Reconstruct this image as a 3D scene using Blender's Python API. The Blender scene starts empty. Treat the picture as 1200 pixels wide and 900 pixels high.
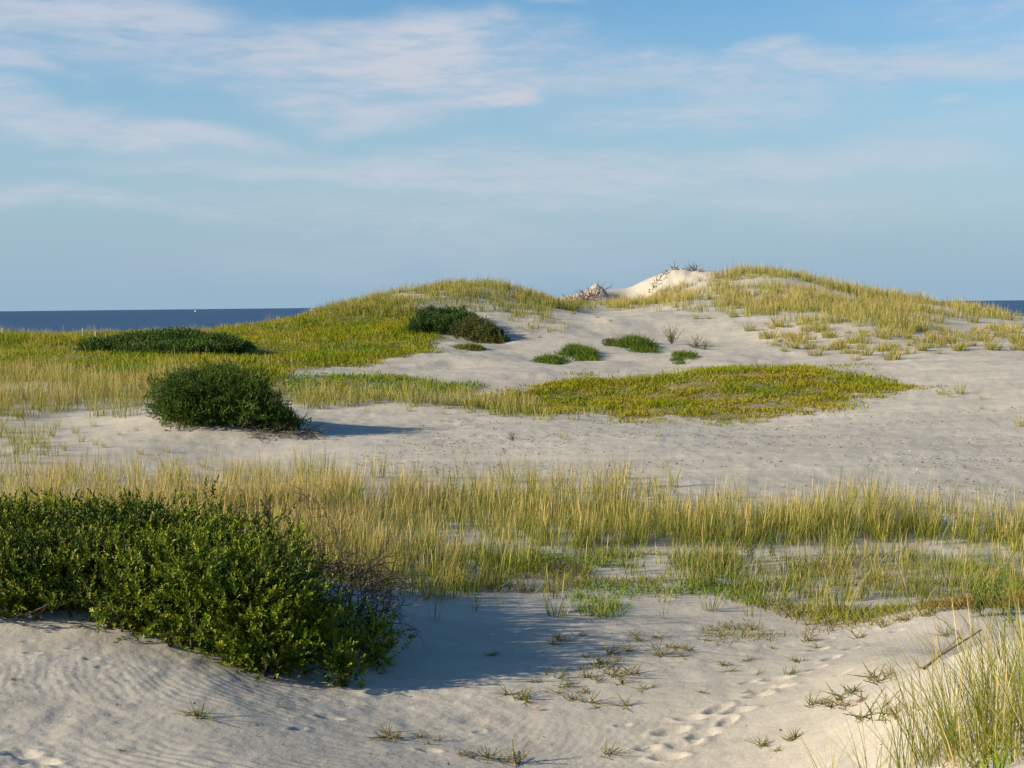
import bpy, math, random, time
import numpy as np
from mathutils import Matrix, Vector
T0 = time.time()
PI = math.pi
rng = np.random.default_rng(7)
random.seed(7)
sc = bpy.context.scene
COL = sc.collection

# ------------------------------------------------------------------ camera
H = 3.0
F = 1667.0                      # focal length for a 1200 px wide picture
PITCH = math.atan((450 - 358) / F)
ROLL = math.radians(-0.62)
Rm = Matrix.Rotation(PI / 2 - PITCH, 4, 'X') @ Matrix.Rotation(ROLL, 4, 'Z')
cam_d = bpy.data.cameras.new('camera'); cam = bpy.data.objects.new('camera', cam_d); COL.objects.link(cam)
cam.matrix_world = Matrix.Translation((0, 0, H)) @ Rm
cam_d.sensor_width = 36; cam_d.lens = 36 * F / 1200
cam_d.clip_start = 0.05; cam_d.clip_end = 60000
sc.camera = cam
R3 = np.array(Rm.to_3x3())

def P(px, py, d):
    """the point at picture position px, py (1200x900) at depth y = d"""
    r = R3 @ np.array([(px - 600) / F, -(py - 450) / F, -1.0])
    return np.array([0, 0, H]) + r * (d / r[1])

def proj(x, y, z):
    q = np.stack([x, y, z - H], -1) @ R3
    w = np.maximum(-q[..., 2], 1e-3)
    return 600 + F * q[..., 0] / w, 450 - F * q[..., 1] / w

# ------------------------------------------------------------------ noise
_tab = np.random.default_rng(3).random((256, 256))
def vn(x, y, s=0):
    x = np.asarray(x, float) + s * 17.31; y = np.asarray(y, float) + s * 9.77
    xi = np.floor(x).astype(int); yi = np.floor(y).astype(int)
    fx = x - xi; fy = y - yi
    fx = fx * fx * fx * (fx * (fx * 6 - 15) + 10); fy = fy * fy * fy * (fy * (fy * 6 - 15) + 10)
    a = _tab[xi & 255, yi & 255]; b = _tab[(xi + 1) & 255, yi & 255]
    c = _tab[xi & 255, (yi + 1) & 255]; d = _tab[(xi + 1) & 255, (yi + 1) & 255]
    return (a * (1 - fx) + b * fx) * (1 - fy) + (c * (1 - fx) + d * fx) * fy - .5
def fbm(x, y, o=4, s=0, g=.5):
    r = 0; a = 1
    for k in range(o):
        r = r + a * vn(x * 2 ** k, y * 2 ** k, s + k * 3.7); a *= g
    return r
def sstep(a, b, x):
    t = np.clip((x - a) / (b - a), 0, 1); return t * t * (3 - 2 * t)

# ------------------------------------------------------------------ terrain
CP = [  # picture x, picture y of the bare ground, depth in metres
 (0,900,8.2),(300,900,8.45),(600,900,9.1),(850,900,9.0),(1000,900,8.2),(1110,900,7.0),(1200,900,5.9),(1200,872,6.6),
 (0,780,10.0),(200,805,9.85),(400,825,10.2),(600,800,11),(800,800,11),(960,800,10.5),
 (1080,790,8.9),(1140,757,8.7),(1200,742,8.6),(1200,800,7.3),(1100,842,7.9),(1000,790,10.3),(1060,765,10.6),(1040,800,9.6),
 (0,716,11.2),(80,716,11.2),(150,755,10.65),(250,800,10.05),(330,790,10.8),(450,750,12.1),(600,740,12.8),(800,740,13),(1000,735,13),
 (1120,712,12.6),(1200,702,13.6),(60,655,12.6),(200,660,12.6),(330,690,12.6),
 (0,640,14.2),(200,645,14.6),(400,680,14.6),
 (500,680,15),(700,680,15.5),(900,690,15.2),(1100,690,15.0),(1250,690,15.0),
 (600,640,17.3),(800,640,17.3),(1000,640,17.3),(1200,640,17.2),(100,600,18),(350,620,18),
 (1200,590,21.5),(1050,580,22.2),(900,572,22.6),(750,563,23.5),(600,555,24.5),(400,550,25),(100,560,22),(0,560,22),
 (150,520,29),(30,515,30),(1000,520,28),(1200,520,28.5),(750,510,30),(520,512,30.5),(400,525,28.6),(400,500,32.5),
 (250,524,29.2),(330,522,29.4),(190,494,31.5),(260,492,31.4),(330,500,31.4),(250,480,33.5),(120,500,32),(30,495,32.5),
 (800,492,36),(880,492,36),(650,485,36.8),(950,482,36.5),(1060,472,37),(500,480,37),(350,482,36.5),
 (850,440,43),(750,448,42.5),(930,437,42.5),(680,456,41.5),(1020,445,42.5),
 (840,424,50),(750,432,49),(950,422,50),
 (600,465,40),(450,440,44),(550,440,44),(370,433,46),(480,424,50),(560,422,50),(640,436,47),
 (1100,443,42),(1200,430,44),(1200,480,35),(1120,470,37),
 (700,403,58),(620,418,53),(660,412,55),(750,388,66),(700,368,76),(650,362,80),(800,356,80),(610,398,62),(760,372,72),(820,395,64),(840,405,60),
 (700,357,84),(788,312,98),(770,315,97.5),(764,331,97),(803,312,98),(690,345,94),(702,341,95),(716,343,95),(722,349,95.5),(735,352,95.5),(746,350,96),(755,345,96.5),(835,320,95),(680,352,92),
 (740,357,90),(818,316,97.5),
 (880,327,90),(920,326,89),(960,331,88),(1000,343,88),(1050,350,88),(1120,364,88),(1200,373,84),(1300,377,84),
 (900,368,70),(850,352,80),(1000,388,60),(950,408,54),(1100,395,58),(1200,398,56),(1300,398,56),(1050,372,68),(1150,380,68),
 (550,334,80),(600,338,80),(500,338,79),(460,347,77),(420,356,75),(640,350,82),(665,357,84),(380,366,72),
 (350,373,70),(250,392,66),(100,396,64),(0,398,62),(-80,399,62),
 (400,398,58),(480,396,58),(550,366,70),(590,374,68),(520,405,56),(560,408,56),(590,408,57),(300,420,50),(150,420,48),(0,430,44),(0,462,37.5),(100,468,36),
 (200,446,41),(300,440,42.5),(-80,440,42),(440,420,51),
]
cps = [P(*c) for c in CP]
def gp(x, y, z): cps.append(np.array([x, y, z], float))
for x, y, z in [(-27,76,1.5),(-22,76,1.55),(-17,77,1.6),(-13,80,1.7),(-27,86,.9),(-20,87,1.0),(-32,76,1.4),(3.4,11.0,.24),(4.1,11.2,.26),(4.8,11.2,.3),(3.9,10.2,.42),(-9,9,.6),(-9,13,.7),(-12,18,.5),(9,8,.9),(9,13,.3),(12,19,.1),(0,6.2,.55),(-3,6.3,.7),(3.2,5.2,1.1),(-16,26,.4),(16,26,.1),
                (-25,38,.8),(26,40,.8),(-36,55,1.6),(38,58,1.4),(-50,75,1.8),(52,78,2.0),
                (-60,100,.2),(-30,100,.0),(-5,104,.6),(10,112,1.0),(28,108,.4),(55,100,.4),(-60,135,-2),(-20,135,-2),(20,135,-2),(60,135,-2),
                (-12,5,1.0),(10,5,1.2)]:
    gp(x, y, z)
cps = np.array(cps)
def warp(x, y):
    yy = np.maximum(y, 3.0)
    return x / (yy + 6) * 6.0, np.log(yy + 6) * 5.0
cu, cv = warp(cps[:, 0], cps[:, 1])
def tk(d2): return .5 * d2 * np.log(d2 + 1e-9)
N = len(cps)
A = np.zeros((N + 3, N + 3))
A[:N, :N] = tk((cu[:, None] - cu) ** 2 + (cv[:, None] - cv) ** 2) + np.eye(N) * 0.004
Pm = np.stack([np.ones(N), cu, cv], 1)
A[:N, N:] = Pm; A[N:, :N] = Pm.T
sol = np.linalg.solve(A, np.concatenate([cps[:, 2], [0, 0, 0]]))
def base_h(x, y):
    x = np.asarray(x, float).ravel(); y = np.asarray(y, float).ravel()
    out = np.empty(len(x))
    for i in range(0, len(x), 40000):
        u, v = warp(x[i:i+40000], y[i:i+40000])
        d2 = (u[:, None] - cu) ** 2 + (v[:, None] - cv) ** 2
        out[i:i+40000] = tk(d2) @ sol[:N] + sol[N] + sol[N+1] * u + sol[N+2] * v
    return np.clip(out, -4, 7)
# quick table of the smooth part
TX = np.concatenate([np.arange(-80, -30, 1.0), np.arange(-30, 30, .2), np.arange(30, 80.1, 1.0)])
TYs = np.concatenate([np.arange(3, 20, .12), np.arange(20, 60, .3), np.arange(60, 150.1, .6)])
gx, gy = np.meshgrid(TX, TYs)
TAB = base_h(gx, gy).reshape(gx.shape)
def look(x, y):
    i = np.clip(np.searchsorted(TYs, y) - 1, 0, len(TYs) - 2); j = np.clip(np.searchsorted(TX, x) - 1, 0, len(TX) - 2)
    fy = np.clip((y - TYs[i]) / (TYs[i+1] - TYs[i]), 0, 1); fx = np.clip((x - TX[j]) / (TX[j+1] - TX[j]), 0, 1)
    return (TAB[i, j]*(1-fx)+TAB[i, j+1]*fx)*(1-fy) + (TAB[i+1, j]*(1-fx)+TAB[i+1, j+1]*fx)*fy

FOOT = []        # filled below: x, y, heading, scale
def hgt(x, y, exact=False, fine=True):
    shp = np.shape(x)
    x = np.asarray(x, float).ravel(); y = np.asarray(y, float).ravel()
    z = base_h(x, y) if exact else look(x, y)
    r = np.hypot(x, y)
    z = z * sstep(1.5, 5, y) + 1.35 * (1 - sstep(1.5, 5, y))
    z = z + (-4.5 - z) * sstep(112, 150, y)
    # dune relief: hummocks, larger with distance
    far = sstep(18, 60, y)
    z = z + .018 * fbm(x * .8, y * .8, 2, 1) * sstep(2, 8, r) + far * .30 * fbm(x * .22, y * .22, 4, 2)
    # eroded bluff behind
    bl = np.exp(-((x - 11.6) / 1.5) ** 2 - ((y - 96.5) / 4) ** 2) + .8 * np.exp(-((x - 6.0) / 1.5) ** 2 - ((y - 94.5) / 3) ** 2)
    z = z + .45 * bl * np.abs(fbm(x * 1.3, y * 1.3, 4, 9)) + .22 * sstep(.0,.12, fbm(x*.5+3, y*.5, 3, 10)) * bl
    z = z - .42 * np.exp(-((x - 11.0) / 2.2) ** 2 - ((y - 97.5) / 4) ** 2) * (1 + .9 * fbm(x * 1.1, y * 1.1, 3, 19)) - .7 * np.exp(-((x - 8.3) / 1.3) ** 2 - ((y - 96.5) / 4.5) ** 2) + .45 * np.exp(-((x - 5.7) / .8) ** 2 - ((y - 94.5) / 1.6) ** 2) * (1 + 1.6 * fbm(x * 2, y * 2, 3, 13))
    if fine:
        mid = sstep(13, 20, y) * (1 - sstep(90, 110, y))
        tr = sstep(-.1, .25, fbm(x * .12, y * .12, 2, 5) + .1)
        z = z + mid * (.009 + .012 * tr) * fbm(x * 3.6, y * 2.6, 3, 4)
        near = 1 - sstep(12, 16, y)
        rough = sstep(-.05, .3, fbm(x * .45, y * .45, 2, 8))
        z = z + near * (.003 + .008 * rough) * fbm(x * 6, y * 6, 3, 6)
        # wind ripples
        rc = RC; w = .24 * fbm(x * .7, y * .7, 2, 11) + .075 * fbm(x * 3.2, y * 3.2, 3, 12)
        dist = np.hypot((x - rc[0]) * 1.6, (y - rc[1]) * 1.0) + w
        ph = dist / .096
        rip = (np.abs((ph % 1) - .38) / .62)
        rip = np.where((ph % 1) < .38, (.38 - (ph % 1)) / .38, ((ph % 1) - .38) / .62)
        px, py = proj(x, y, z)
        m = np.maximum(sstep(745, 800, py + (px > 150) * (px - 150) * -.12) * (1 - sstep(380, 560, px)),
                       .3 * sstep(820, 860, py) * (1 - sstep(760, 900, px)))
        m = m * (y < 12) * (y > 4) * sstep(-.55, -.15, fbm(x * .8, y * .8, 2, 14))
        z = z + (.0062 + .002 * sstep(800, 860, py)) * m * (.5 - rip) * (1 - .4 * rough)
        for fx, fy, a, s in FOOT:
            k = (np.abs(x - fx) < .35) & (np.abs(y - fy) < .35)
            if not k.any(): continue
            dx = x[k] - fx; dy = y[k] - fy
            u = dx * math.cos(a) + dy * math.sin(a); v = -dx * math.sin(a) + dy * math.cos(a)
            q = (u / (.145 * s)) ** 2 + (v / (.075 * s)) ** 2
            nz = .3 * fbm(x[k] * 14, y[k] * 14, 2, 15)
            z[k] += s * (-.030 * np.exp(-(q * (1 + nz)) ** 1.6) + .012 * np.exp(-((np.sqrt(q) - 1.45) / .38) ** 2) * (1 + nz * 2))
    return z.reshape(shp)

RC = (0, 0)
def hit(px, py, d0=4.5, d1=125, fine=False):
    """where the line of sight through px, py meets the ground"""
    d = np.geomspace(d0, d1, 2500)
    r = R3 @ np.array([(px - 600) / F, -(py - 450) / F, -1.0]); r = r / r[1]
    z = H + r[2] * d
    g = hgt(r[0] * d, d, fine=fine)
    k = np.argmax(z < g)
    if not (z < g).any(): return None
    return np.array([r[0] * d[k], d[k], g[k]])
RC = tuple(P(430, 690, 12.3)[:2])

FEET_PX = [(785,888,.9),(762,878,.8),(800,873,1),(826,862,.9),(790,858,1),(812,842,.8),(842,832,1),(866,834,.9),(852,846,.8),(893,809,1),(908,797,.9),(886,816,.8),
           (915,806,.8),(975,772,.8),(960,762,.8),(22,886,.9),(44,893,1.0),(15,895,.9),(105,772,.45),(120,782,.4),(38,766,.45),(30,752,.4),(85,760,.4),(445,812,.9),(385,842,.7),
           (500,880,.6),(350,855,.5),(880,600+200,.6),(1000,760,.7),(955,784,.7),(985,790,.6),(1050,740,.6),(730,850,.5),(560,858,.5)]
for a, b, s in FEET_PX:
    h = hit(a, b)
    if h is not None: FOOT.append((h[0] + random.uniform(-.02, .02), h[1], random.uniform(-.2, 1.0), s * .8))
# trampled sand in the mid distance
for k in range(110):
    a = rng.uniform(620, 1260); b = rng.uniform(495, 580) if k % 2 else rng.uniform(398, 470)
    if b < 470: a = rng.uniform(1060, 1230)
    h = hit(a, b)
    if h is not None and 20 < h[1] < 62: FOOT.append((h[0], h[1], random.uniform(0, 3), random.uniform(.35, .7)))

def inpoly(px, py, poly):
    inside = np.zeros(px.shape, bool); n = len(poly)
    for i in range(n):
        x1, y1 = poly[i]; x2, y2 = poly[(i + 1) % n]
        if y1 == y2: continue
        c = ((y1 > py) != (y2 > py)) & (px < (x2 - x1) * (py - y1) / (y2 - y1) + x1)
        inside ^= c
    return inside
def mask(x, y, z, poly, d0, d1, wx=18, wy=6, ns=.8, seed=20, jit=0):
    px, py = proj(x, y, z)
    if jit: px = px + rng.normal(0, wx * jit, len(px)); py = py + rng.normal(0, wy * jit, len(px))
    px = px + wx * 2 * fbm(x * ns, y * ns, 3, seed); py = py + wy * 2 * fbm(x * ns, y * ns, 3, seed + 5)
    return inpoly(px, py, poly) & (y > d0) & (y < d1)

# ------------------------------------------------------------------ node helpers
def new_mat(name):
    m = bpy.data.materials.new(name); m.use_nodes = True
    nt = m.node_tree; nt.nodes.clear()
    return m, nt, nt.nodes.new, nt.links.new
def plant_mat(name, rough=.55, transl=.25, spec=.3, tint=(1, 1, 1)):
    m, nt, n, l = new_mat(name)
    out = n('ShaderNodeOutputMaterial'); at = n('ShaderNodeAttribute'); at.attribute_name = 'Col'
    mx = n('ShaderNodeVectorMath'); mx.operation = 'MULTIPLY'; mx.inputs[1].default_value = tint
    l(at.outputs['Color'], mx.inputs[0])
    no = n('ShaderNodeTexNoise'); no.inputs['Scale'].default_value = 9
    mr = n('ShaderNodeMapRange'); mr.inputs[3].default_value = .82; mr.inputs[4].default_value = 1.18
    l(no.outputs['Fac'], mr.inputs[0])
    sc2 = n('ShaderNodeVectorMath'); sc2.operation = 'SCALE'; l(mx.outputs[0], sc2.inputs[0]); l(mr.outputs[0], sc2.inputs['Scale'])
    b = n('ShaderNodeBsdfPrincipled'); b.inputs['Roughness'].default_value = rough; b.inputs['Specular IOR Level'].default_value = spec
    l(sc2.outputs[0], b.inputs['Base Color'])
    if transl > 0:
        t = n('ShaderNodeBsdfTranslucent'); l(sc2.outputs[0], t.inputs['Color'])
        ms = n('ShaderNodeMixShader'); ms.inputs[0].default_value = transl
        l(b.outputs[0], ms.inputs[1]); l(t.outputs[0], ms.inputs[2]); l(ms.outputs[0], out.inputs[0])
    else:
        l(b.outputs[0], out.inputs[0])
    return m
M_GRASS = plant_mat('grass_blades', .6, .32, .10)
M_LEAF = plant_mat('shrub_leaves', .5, .2, .2)
M_WEED = plant_mat('weed_leaves', .6, .25, .12)
M_TWIG = plant_mat('twig_bark', .9, 0, .1)

def sand_mat():
    m, nt, n, l = new_mat('dry_sand')
    out = n('ShaderNodeOutputMaterial'); b = n('ShaderNodeBsdfPrincipled'); l(b.outputs[0], out.inputs[0])
    b.inputs['Roughness'].default_value = .95; b.inputs['Specular IOR Level'].default_value = .15
    tc = n('ShaderNodeTexCoord')
    n1 = n('ShaderNodeTexNoise'); n1.inputs['Scale'].default_value = .35; n1.inputs['Detail'].default_value = 6; n1.inputs['Roughness'].default_value = .6
    l(tc.outputs['Object'], n1.inputs['Vector'])
    cr = n('ShaderNodeValToRGB'); cr.color_ramp.elements[0].position = .3; cr.color_ramp.elements[1].position = .72
    cr.color_ramp.elements[0].color = (.385, .346, .276, 1); cr.color_ramp.elements[1].color = (.475, .430, .352, 1)
    l(n1.outputs['Fac'], cr.inputs[0])
    n2 = n('ShaderNodeTexNoise'); n2.inputs['Scale'].default_value = 70; n2.inputs['Detail'].default_value = 4; n2.inputs['Roughness'].default_value = .75
    l(tc.outputs['Object'], n2.inputs['Vector'])
    mr = n('ShaderNodeMapRange'); mr.inputs[1].default_value = .3; mr.inputs[2].default_value = .7; mr.inputs[3].default_value = .82; mr.inputs[4].default_value = 1.14
    l(n2.outputs['Fac'], mr.inputs[0])
    s = n('ShaderNodeVectorMath'); s.operation = 'SCALE'; l(cr.outputs[0], s.inputs[0]); l(mr.outputs[0], s.inputs['Scale'])
    mps = n('ShaderNodeMapping'); mps.inputs['Scale'].default_value = (.22, 1.3, .5); mps.inputs['Rotation'].default_value = (0, 0, .12); l(tc.outputs['Object'], mps.inputs[0])
    ns_ = n('ShaderNodeTexNoise'); ns_.inputs['Scale'].default_value = 1.4; ns_.inputs['Detail'].default_value = 8; ns_.inputs['Roughness'].default_value = .68; ns_.inputs['Distortion'].default_value = .7; l(mps.outputs[0], ns_.inputs['Vector'])
    ms_ = n('ShaderNodeMapRange'); ms_.inputs[1].default_value = .35; ms_.inputs[2].default_value = .68; ms_.inputs[3].default_value = 1.08; ms_.inputs[4].default_value = .88; l(ns_.outputs['Fac'], ms_.inputs[0])
    s2_ = n('ShaderNodeVectorMath'); s2_.operation = 'SCALE'; l(s.outputs[0], s2_.inputs[0]); l(ms_.outputs[0], s2_.inputs['Scale']); s = s2_
    # dark organic specks
    vo = n('ShaderNodeTexNoise'); vo.inputs['Scale'].default_value = 11; vo.inputs['Detail'].default_value = 5; vo.inputs['Roughness'].default_value = .8
    l(tc.outputs['Object'], vo.inputs['Vector'])
    sp = n('ShaderNodeMapRange'); sp.inputs[1].default_value = .68; sp.inputs[2].default_value = .76
    l(vo.outputs['Fac'], sp.inputs[0])
    spm = n('ShaderNodeMath'); spm.operation = 'MULTIPLY'; spm.inputs[1].default_value = .35; l(sp.outputs[0], spm.inputs[0])
    mx = n('ShaderNodeMixRGB'); mx.inputs[2].default_value = (.13, .10, .065, 1); l(spm.outputs[0], mx.inputs[0]); l(s.outputs[0], mx.inputs[1])
    # plant litter where low plants grow
    at = n('ShaderNodeAttribute'); at.attribute_name = 'litter'
    n3 = n('ShaderNodeTexNoise'); n3.inputs['Scale'].default_value = 5; n3.inputs['Detail'].default_value = 6; l(tc.outputs['Object'], n3.inputs['Vector'])
    lm = n('ShaderNodeMath'); lm.operation = 'MULTIPLY_ADD'; lm.inputs[1].default_value = 1.5; lm.inputs[2].default_value = -.75; l(n3.outputs['Fac'], lm.inputs[0])
    la = n('ShaderNodeMath'); la.operation = 'ADD'; la.use_clamp = True; l(at.outputs['Fac'], la.inputs[0]); l(lm.outputs[0], la.inputs[1])
    lb = n('ShaderNodeMath'); lb.operation = 'MULTIPLY'; l(la.outputs[0], lb.inputs[0]); l(at.outputs['Fac'], lb.inputs[1])
    mx2 = n('ShaderNodeMixRGB'); mx2.inputs[2].default_value = (.15, .125, .045, 1); l(lb.outputs[0], mx2.inputs[0]); l(mx.outputs[0], mx2.inputs[1])
    l(mx2.outputs[0], b.inputs['Base Color'])
    bp = n('ShaderNodeBump'); bp.inputs['Strength'].default_value = .5; bp.inputs['Distance'].default_value = .012
    n4 = n('ShaderNodeTexNoise'); n4.inputs['Scale'].default_value = 18; n4.inputs['Detail'].default_value = 8; n4.inputs['Roughness'].default_value = .7
    l(tc.outputs['Object'], n4.inputs['Vector']); l(n4.outputs['Fac'], bp.inputs['Height'])
    bp2 = n('ShaderNodeBump'); bp2.inputs['Strength'].default_value = .5; bp2.inputs['Distance'].default_value = .05
    n5 = n('ShaderNodeTexNoise'); n5.inputs['Scale'].default_value = 3.2; n5.inputs['Detail'].default_value = 5
    l(tc.outputs['Object'], n5.inputs['Vector']); l(n5.outputs['Fac'], bp2.inputs['Height']); l(bp.outputs[0], bp2.inputs['Normal'])
    l(bp2.outputs[0], b.inputs['Normal'])
    return m
M_SAND = sand_mat()

# ------------------------------------------------------------------ mesh building
def mk_mesh(name, V, Fc, mat, cols=None, smooth=False, parent=None, attr=None):
    """V (n,3); Fc (m,k) faces all of k corners"""
    me = bpy.data.meshes.new(name); V = np.asarray(V, np.float32); Fc = np.asarray(Fc, np.int32)
    k = Fc.shape[1]
    me.vertices.add(len(V)); me.vertices.foreach_set('co', V.ravel())
    me.loops.add(Fc.size); me.loops.foreach_set('vertex_index', Fc.ravel())
    me.polygons.add(len(Fc)); me.polygons.foreach_set('loop_start', np.arange(0, Fc.size, k, dtype=np.int32))
    me.polygons.foreach_set('loop_total', np.full(len(Fc), k, np.int32))
    me.polygons.foreach_set('use_smooth', np.full(len(Fc), smooth))
    if cols is not None:
        a = me.color_attributes.new('Col', 'FLOAT_COLOR', 'POINT')
        a.data.foreach_set('color', np.concatenate([cols, np.ones((len(cols), 1))], 1).astype(np.float32).ravel())
    if attr is not None:
        for kk, vv in attr.items():
            a = me.attributes.new(kk, 'FLOAT', 'POINT'); a.data.foreach_set('value', vv.astype(np.float32))
    me.update(calc_edges=True)
    me.materials.append(mat)
    o = bpy.data.objects.new(name, me); COL.objects.link(o)
    if parent is not None: o.parent = parent
    return o
def tag(o, label, cat, group=None, kind=None):
    o['label'] = label
    if cat: o['category'] = cat
    if group: o['group'] = group
    if kind: o['kind'] = kind
    return o
def empty(name, loc, label, cat, group=None):
    o = bpy.data.objects.new(name, None); COL.objects.link(o); o.location = loc; o.empty_display_size = .1
    return tag(o, label, cat, group)

# vegetation polygons in picture space (tested on the projected ground point)
Q_MEADOW = [(-200,350),(250,350),(340,345),(400,340),(440,352),(470,352),(500,372),(520,396),(505,412),(440,426),(380,428),(340,436),(330,462),(240,464),(100,448),(-200,442)]
Q_STRIP = [(330,444),(370,440),(480,442),(560,450),(545,462),(520,466),(430,470),(330,474)]
Q_PATCH = [(530,468),(590,459),(650,449),(700,447),(760,444),(850,434),(950,434),(1000,441),(1050,453),(1070,459),(1000,463),(965,474),(905,484),(850,493),(790,487),(730,490),(680,478),(620,480),(580,474)]
LITTER = [(Q_MEADOW, 35, 95, 1.0), (Q_STRIP, 33, 52, .7), (Q_PATCH, 34, 50, .9)]

# ---- ground sheet: fine in front, coarse elsewhere, one mesh
ang = np.radians(np.concatenate([np.arange(-180, -36, 4.0), np.arange(-36, 36, .1), np.arange(36, 180, 4.0)]))
rad = np.concatenate([np.arange(.5, 5, .25), np.arange(5, 7, .03), np.arange(7, 12.5, .017), np.arange(12.5, 17, .035), np.geomspace(17, 130, 260), np.geomspace(132, 700, 24)])
Aa, Rr = np.meshgrid(ang, rad)
X = Rr * np.sin(Aa); Y = Rr * np.cos(Aa)
Z = hgt(X, Y, exact=False)
xr, yr, zr = X.ravel(), Y.ravel(), Z.ravel()
lit = np.zeros(len(xr))
for poly, d0, d1, s in LITTER:
    lit = np.maximum(lit, s * mask(xr, yr, zr, poly, d0, d1, 14, 4, .5, 20))
na, nr = len(ang), len(rad)
V = np.concatenate([np.stack([xr, yr, zr], 1), [[0, 0, 1.35]]])
ii, jj = np.meshgrid(np.arange(nr - 1), np.arange(na), indexing='ij')
j2 = (jj + 1) % na
Fq = np.stack([ii * na + jj, ii * na + j2, (ii + 1) * na + j2, (ii + 1) * na + jj], -1).reshape(-1, 4)[:, ::-1]
fan = np.stack([np.full(na, nr * na), np.arange(na), (np.arange(na) + 1) % na, (np.arange(na) + 1) % na], 1)
# centre triangles as quads with an extra ring point
cen = []
for k in range(0, na - 1, 2):
    cen.append((nr * na, k, k + 1, (k + 2) % na))
if na % 2: pass
Fq = np.concatenate([Fq, np.array(cen)[:, ::-1]])
g = mk_mesh('sand_ground', V, Fq, M_SAND, smooth=True, attr={'litter': np.append(lit, 0)})
tag(g, 'pale rippled dune sand with hollows and hummocks', None, kind='structure')
print('ground', time.time() - T0, len(V))

# ---- sea
def sea():
    m, nt, n, l = new_mat('sea_water')
    out = n('ShaderNodeOutputMaterial'); b = n('ShaderNodeBsdfPrincipled'); l(b.outputs[0], out.inputs[0])
    b.inputs['Base Color'].default_value = (.022, .050, .105, 1); b.inputs['Roughness'].default_value = .35; b.inputs['IOR'].default_value = 1.33
    b.inputs['Specular IOR Level'].default_value = .05
    tc = n('ShaderNodeTexCoord'); mp = n('ShaderNodeMapping'); mp.inputs['Scale'].default_value = (.03, .10, 1)
    l(tc.outputs['Object'], mp.inputs[0])
    no = n('ShaderNodeTexNoise'); no.inputs['Scale'].default_value = 1.0; no.inputs['Detail'].default_value = 7; no.inputs['Roughness'].default_value = .6
    l(mp.outputs[0], no.inputs['Vector'])
    bp = n('ShaderNodeBump'); bp.inputs['Strength'].default_value = 1; bp.inputs['Distance'].default_value = 3.0
    l(no.outputs['Fac'], bp.inputs['Height']); l(bp.outputs[0], b.inputs['Normal'])
    cr = n('ShaderNodeValToRGB'); cr.color_ramp.elements[0].position = .35; cr.color_ramp.elements[1].position = .7
    cr.color_ramp.elements[0].color = (.010, .040, .100, 1); cr.color_ramp.elements[1].color = (.030, .080, .165, 1)
    l(no.outputs['Fac'], cr.inputs[0]); l(cr.outputs[0], b.inputs['Base Color'])
    xs = np.array([-30000, 30000.]); ys = np.array([-3000, 200, 1000, 6000, 30000.])
    V = [(x, y, -2.6) for y in ys for x in xs]
    Fc = [(2*i, 2*i+1, 2*i+3, 2*i+2) for i in range(len(ys) - 1)]
    o = mk_mesh('sea_water', V, Fc, m); tag(o, 'dark blue open sea up to the horizon', None, kind='structure')
sea()

# ------------------------------------------------------------------ grass blades
def blades(pos, h, width, lean, la, bend, cb, ct, S=3, culm=None, zexp=1.3, rnd=rng):
    """returns V, F, C for flat tapering blades; culm marks stems that carry a seed head"""
    n = len(pos); t = np.linspace(0, 1, S + 1)[None, :]
    L = lean[:, None]; B = bend[:, None]; hh = h[:, None]
    hor = hh * (L * t + B * t ** 2.2); ver = hh * (t - .35 * B * t ** 2.5)
    px = pos[:, 0, None] + np.cos(la)[:, None] * hor; py = pos[:, 1, None] + np.sin(la)[:, None] * hor
    pz = pos[:, 2, None] - .02 + ver
    f = rnd.uniform(0, PI, n)[:, None]
    prof = np.power(np.clip(1 - t, 0, 1), .6) * .9 + .1
    w = width[:, None] * prof
    if culm is not None:
        cp = np.where(t > .99, .25, np.where(t > .7, 1.05, .5)) * np.ones((n, 1))
        w = np.where(culm[:, None], width[:, None] * cp, w)
    sx = np.cos(f) * w / 2; sy = np.sin(f) * w / 2
    a = np.stack([px - sx, py - sy, pz], -1); b = np.stack([px + sx, py + sy, pz], -1)
    V = np.stack([a, b], 2).reshape(-1, 3)            # n,(S+1),2
    c = cb[:, None, :] * (1 - t[..., None] ** zexp) + ct[:, None, :] * t[..., None] ** zexp
    C = np.repeat(c[:, :, None, :], 2, 2).reshape(-1, 3)
    base = (np.arange(n) * (S + 1) * 2)[:, None]; k = (np.arange(S) * 2)[None, :]
    q = base + k
    Fc = np.stack([q, q + 1, q + 3, q + 2], -1).reshape(-1, 4)
    return V, Fc, C
def join(parts):
    Vs, Fs, Cs = [], [], []; o = 0
    for V, Fc, C in parts:
        Vs.append(V); Fs.append(Fc + o); Cs.append(C); o += len(V)
    return np.concatenate(Vs), np.concatenate(Fs), np.concatenate(Cs)

GREEN = np.array([.15, .235, .010]); OLIVE = np.array([.22, .215, .018]); TAN = np.array([.60, .43, .18]); STRAW = np.array([.50, .40, .20])
BLUEG = np.array([.10, .165, .045]); DARKG = np.array([.035, .075, .014]); YELL = np.array([.24, .215, .035]); RUST = np.array([.21, .125, .035])
def scatter(poly, d0, d1, per_m2, wx=18, wy=6, ns=.8, seed=20, margin=0):
    """ground points whose projection falls in the polygon"""
    xs = [p[0] for p in poly]
    xl = min((min(xs) - 60 - 600) / F * d for d in (d0, d1)); xh = max((max(xs) + 60 - 600) / F * d for d in (d0, d1))
    n = int((xh - xl) * (d1 - d0) * per_m2)
    x = rng.uniform(xl, xh, n); y = rng.uniform(d0, d1, n)
    z = hgt(x, y, fine=False)
    k = mask(x, y, z, poly, d0, d1, wx, wy, ns, seed, .45)
    return np.stack([x, y, z], 1)[k]
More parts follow.
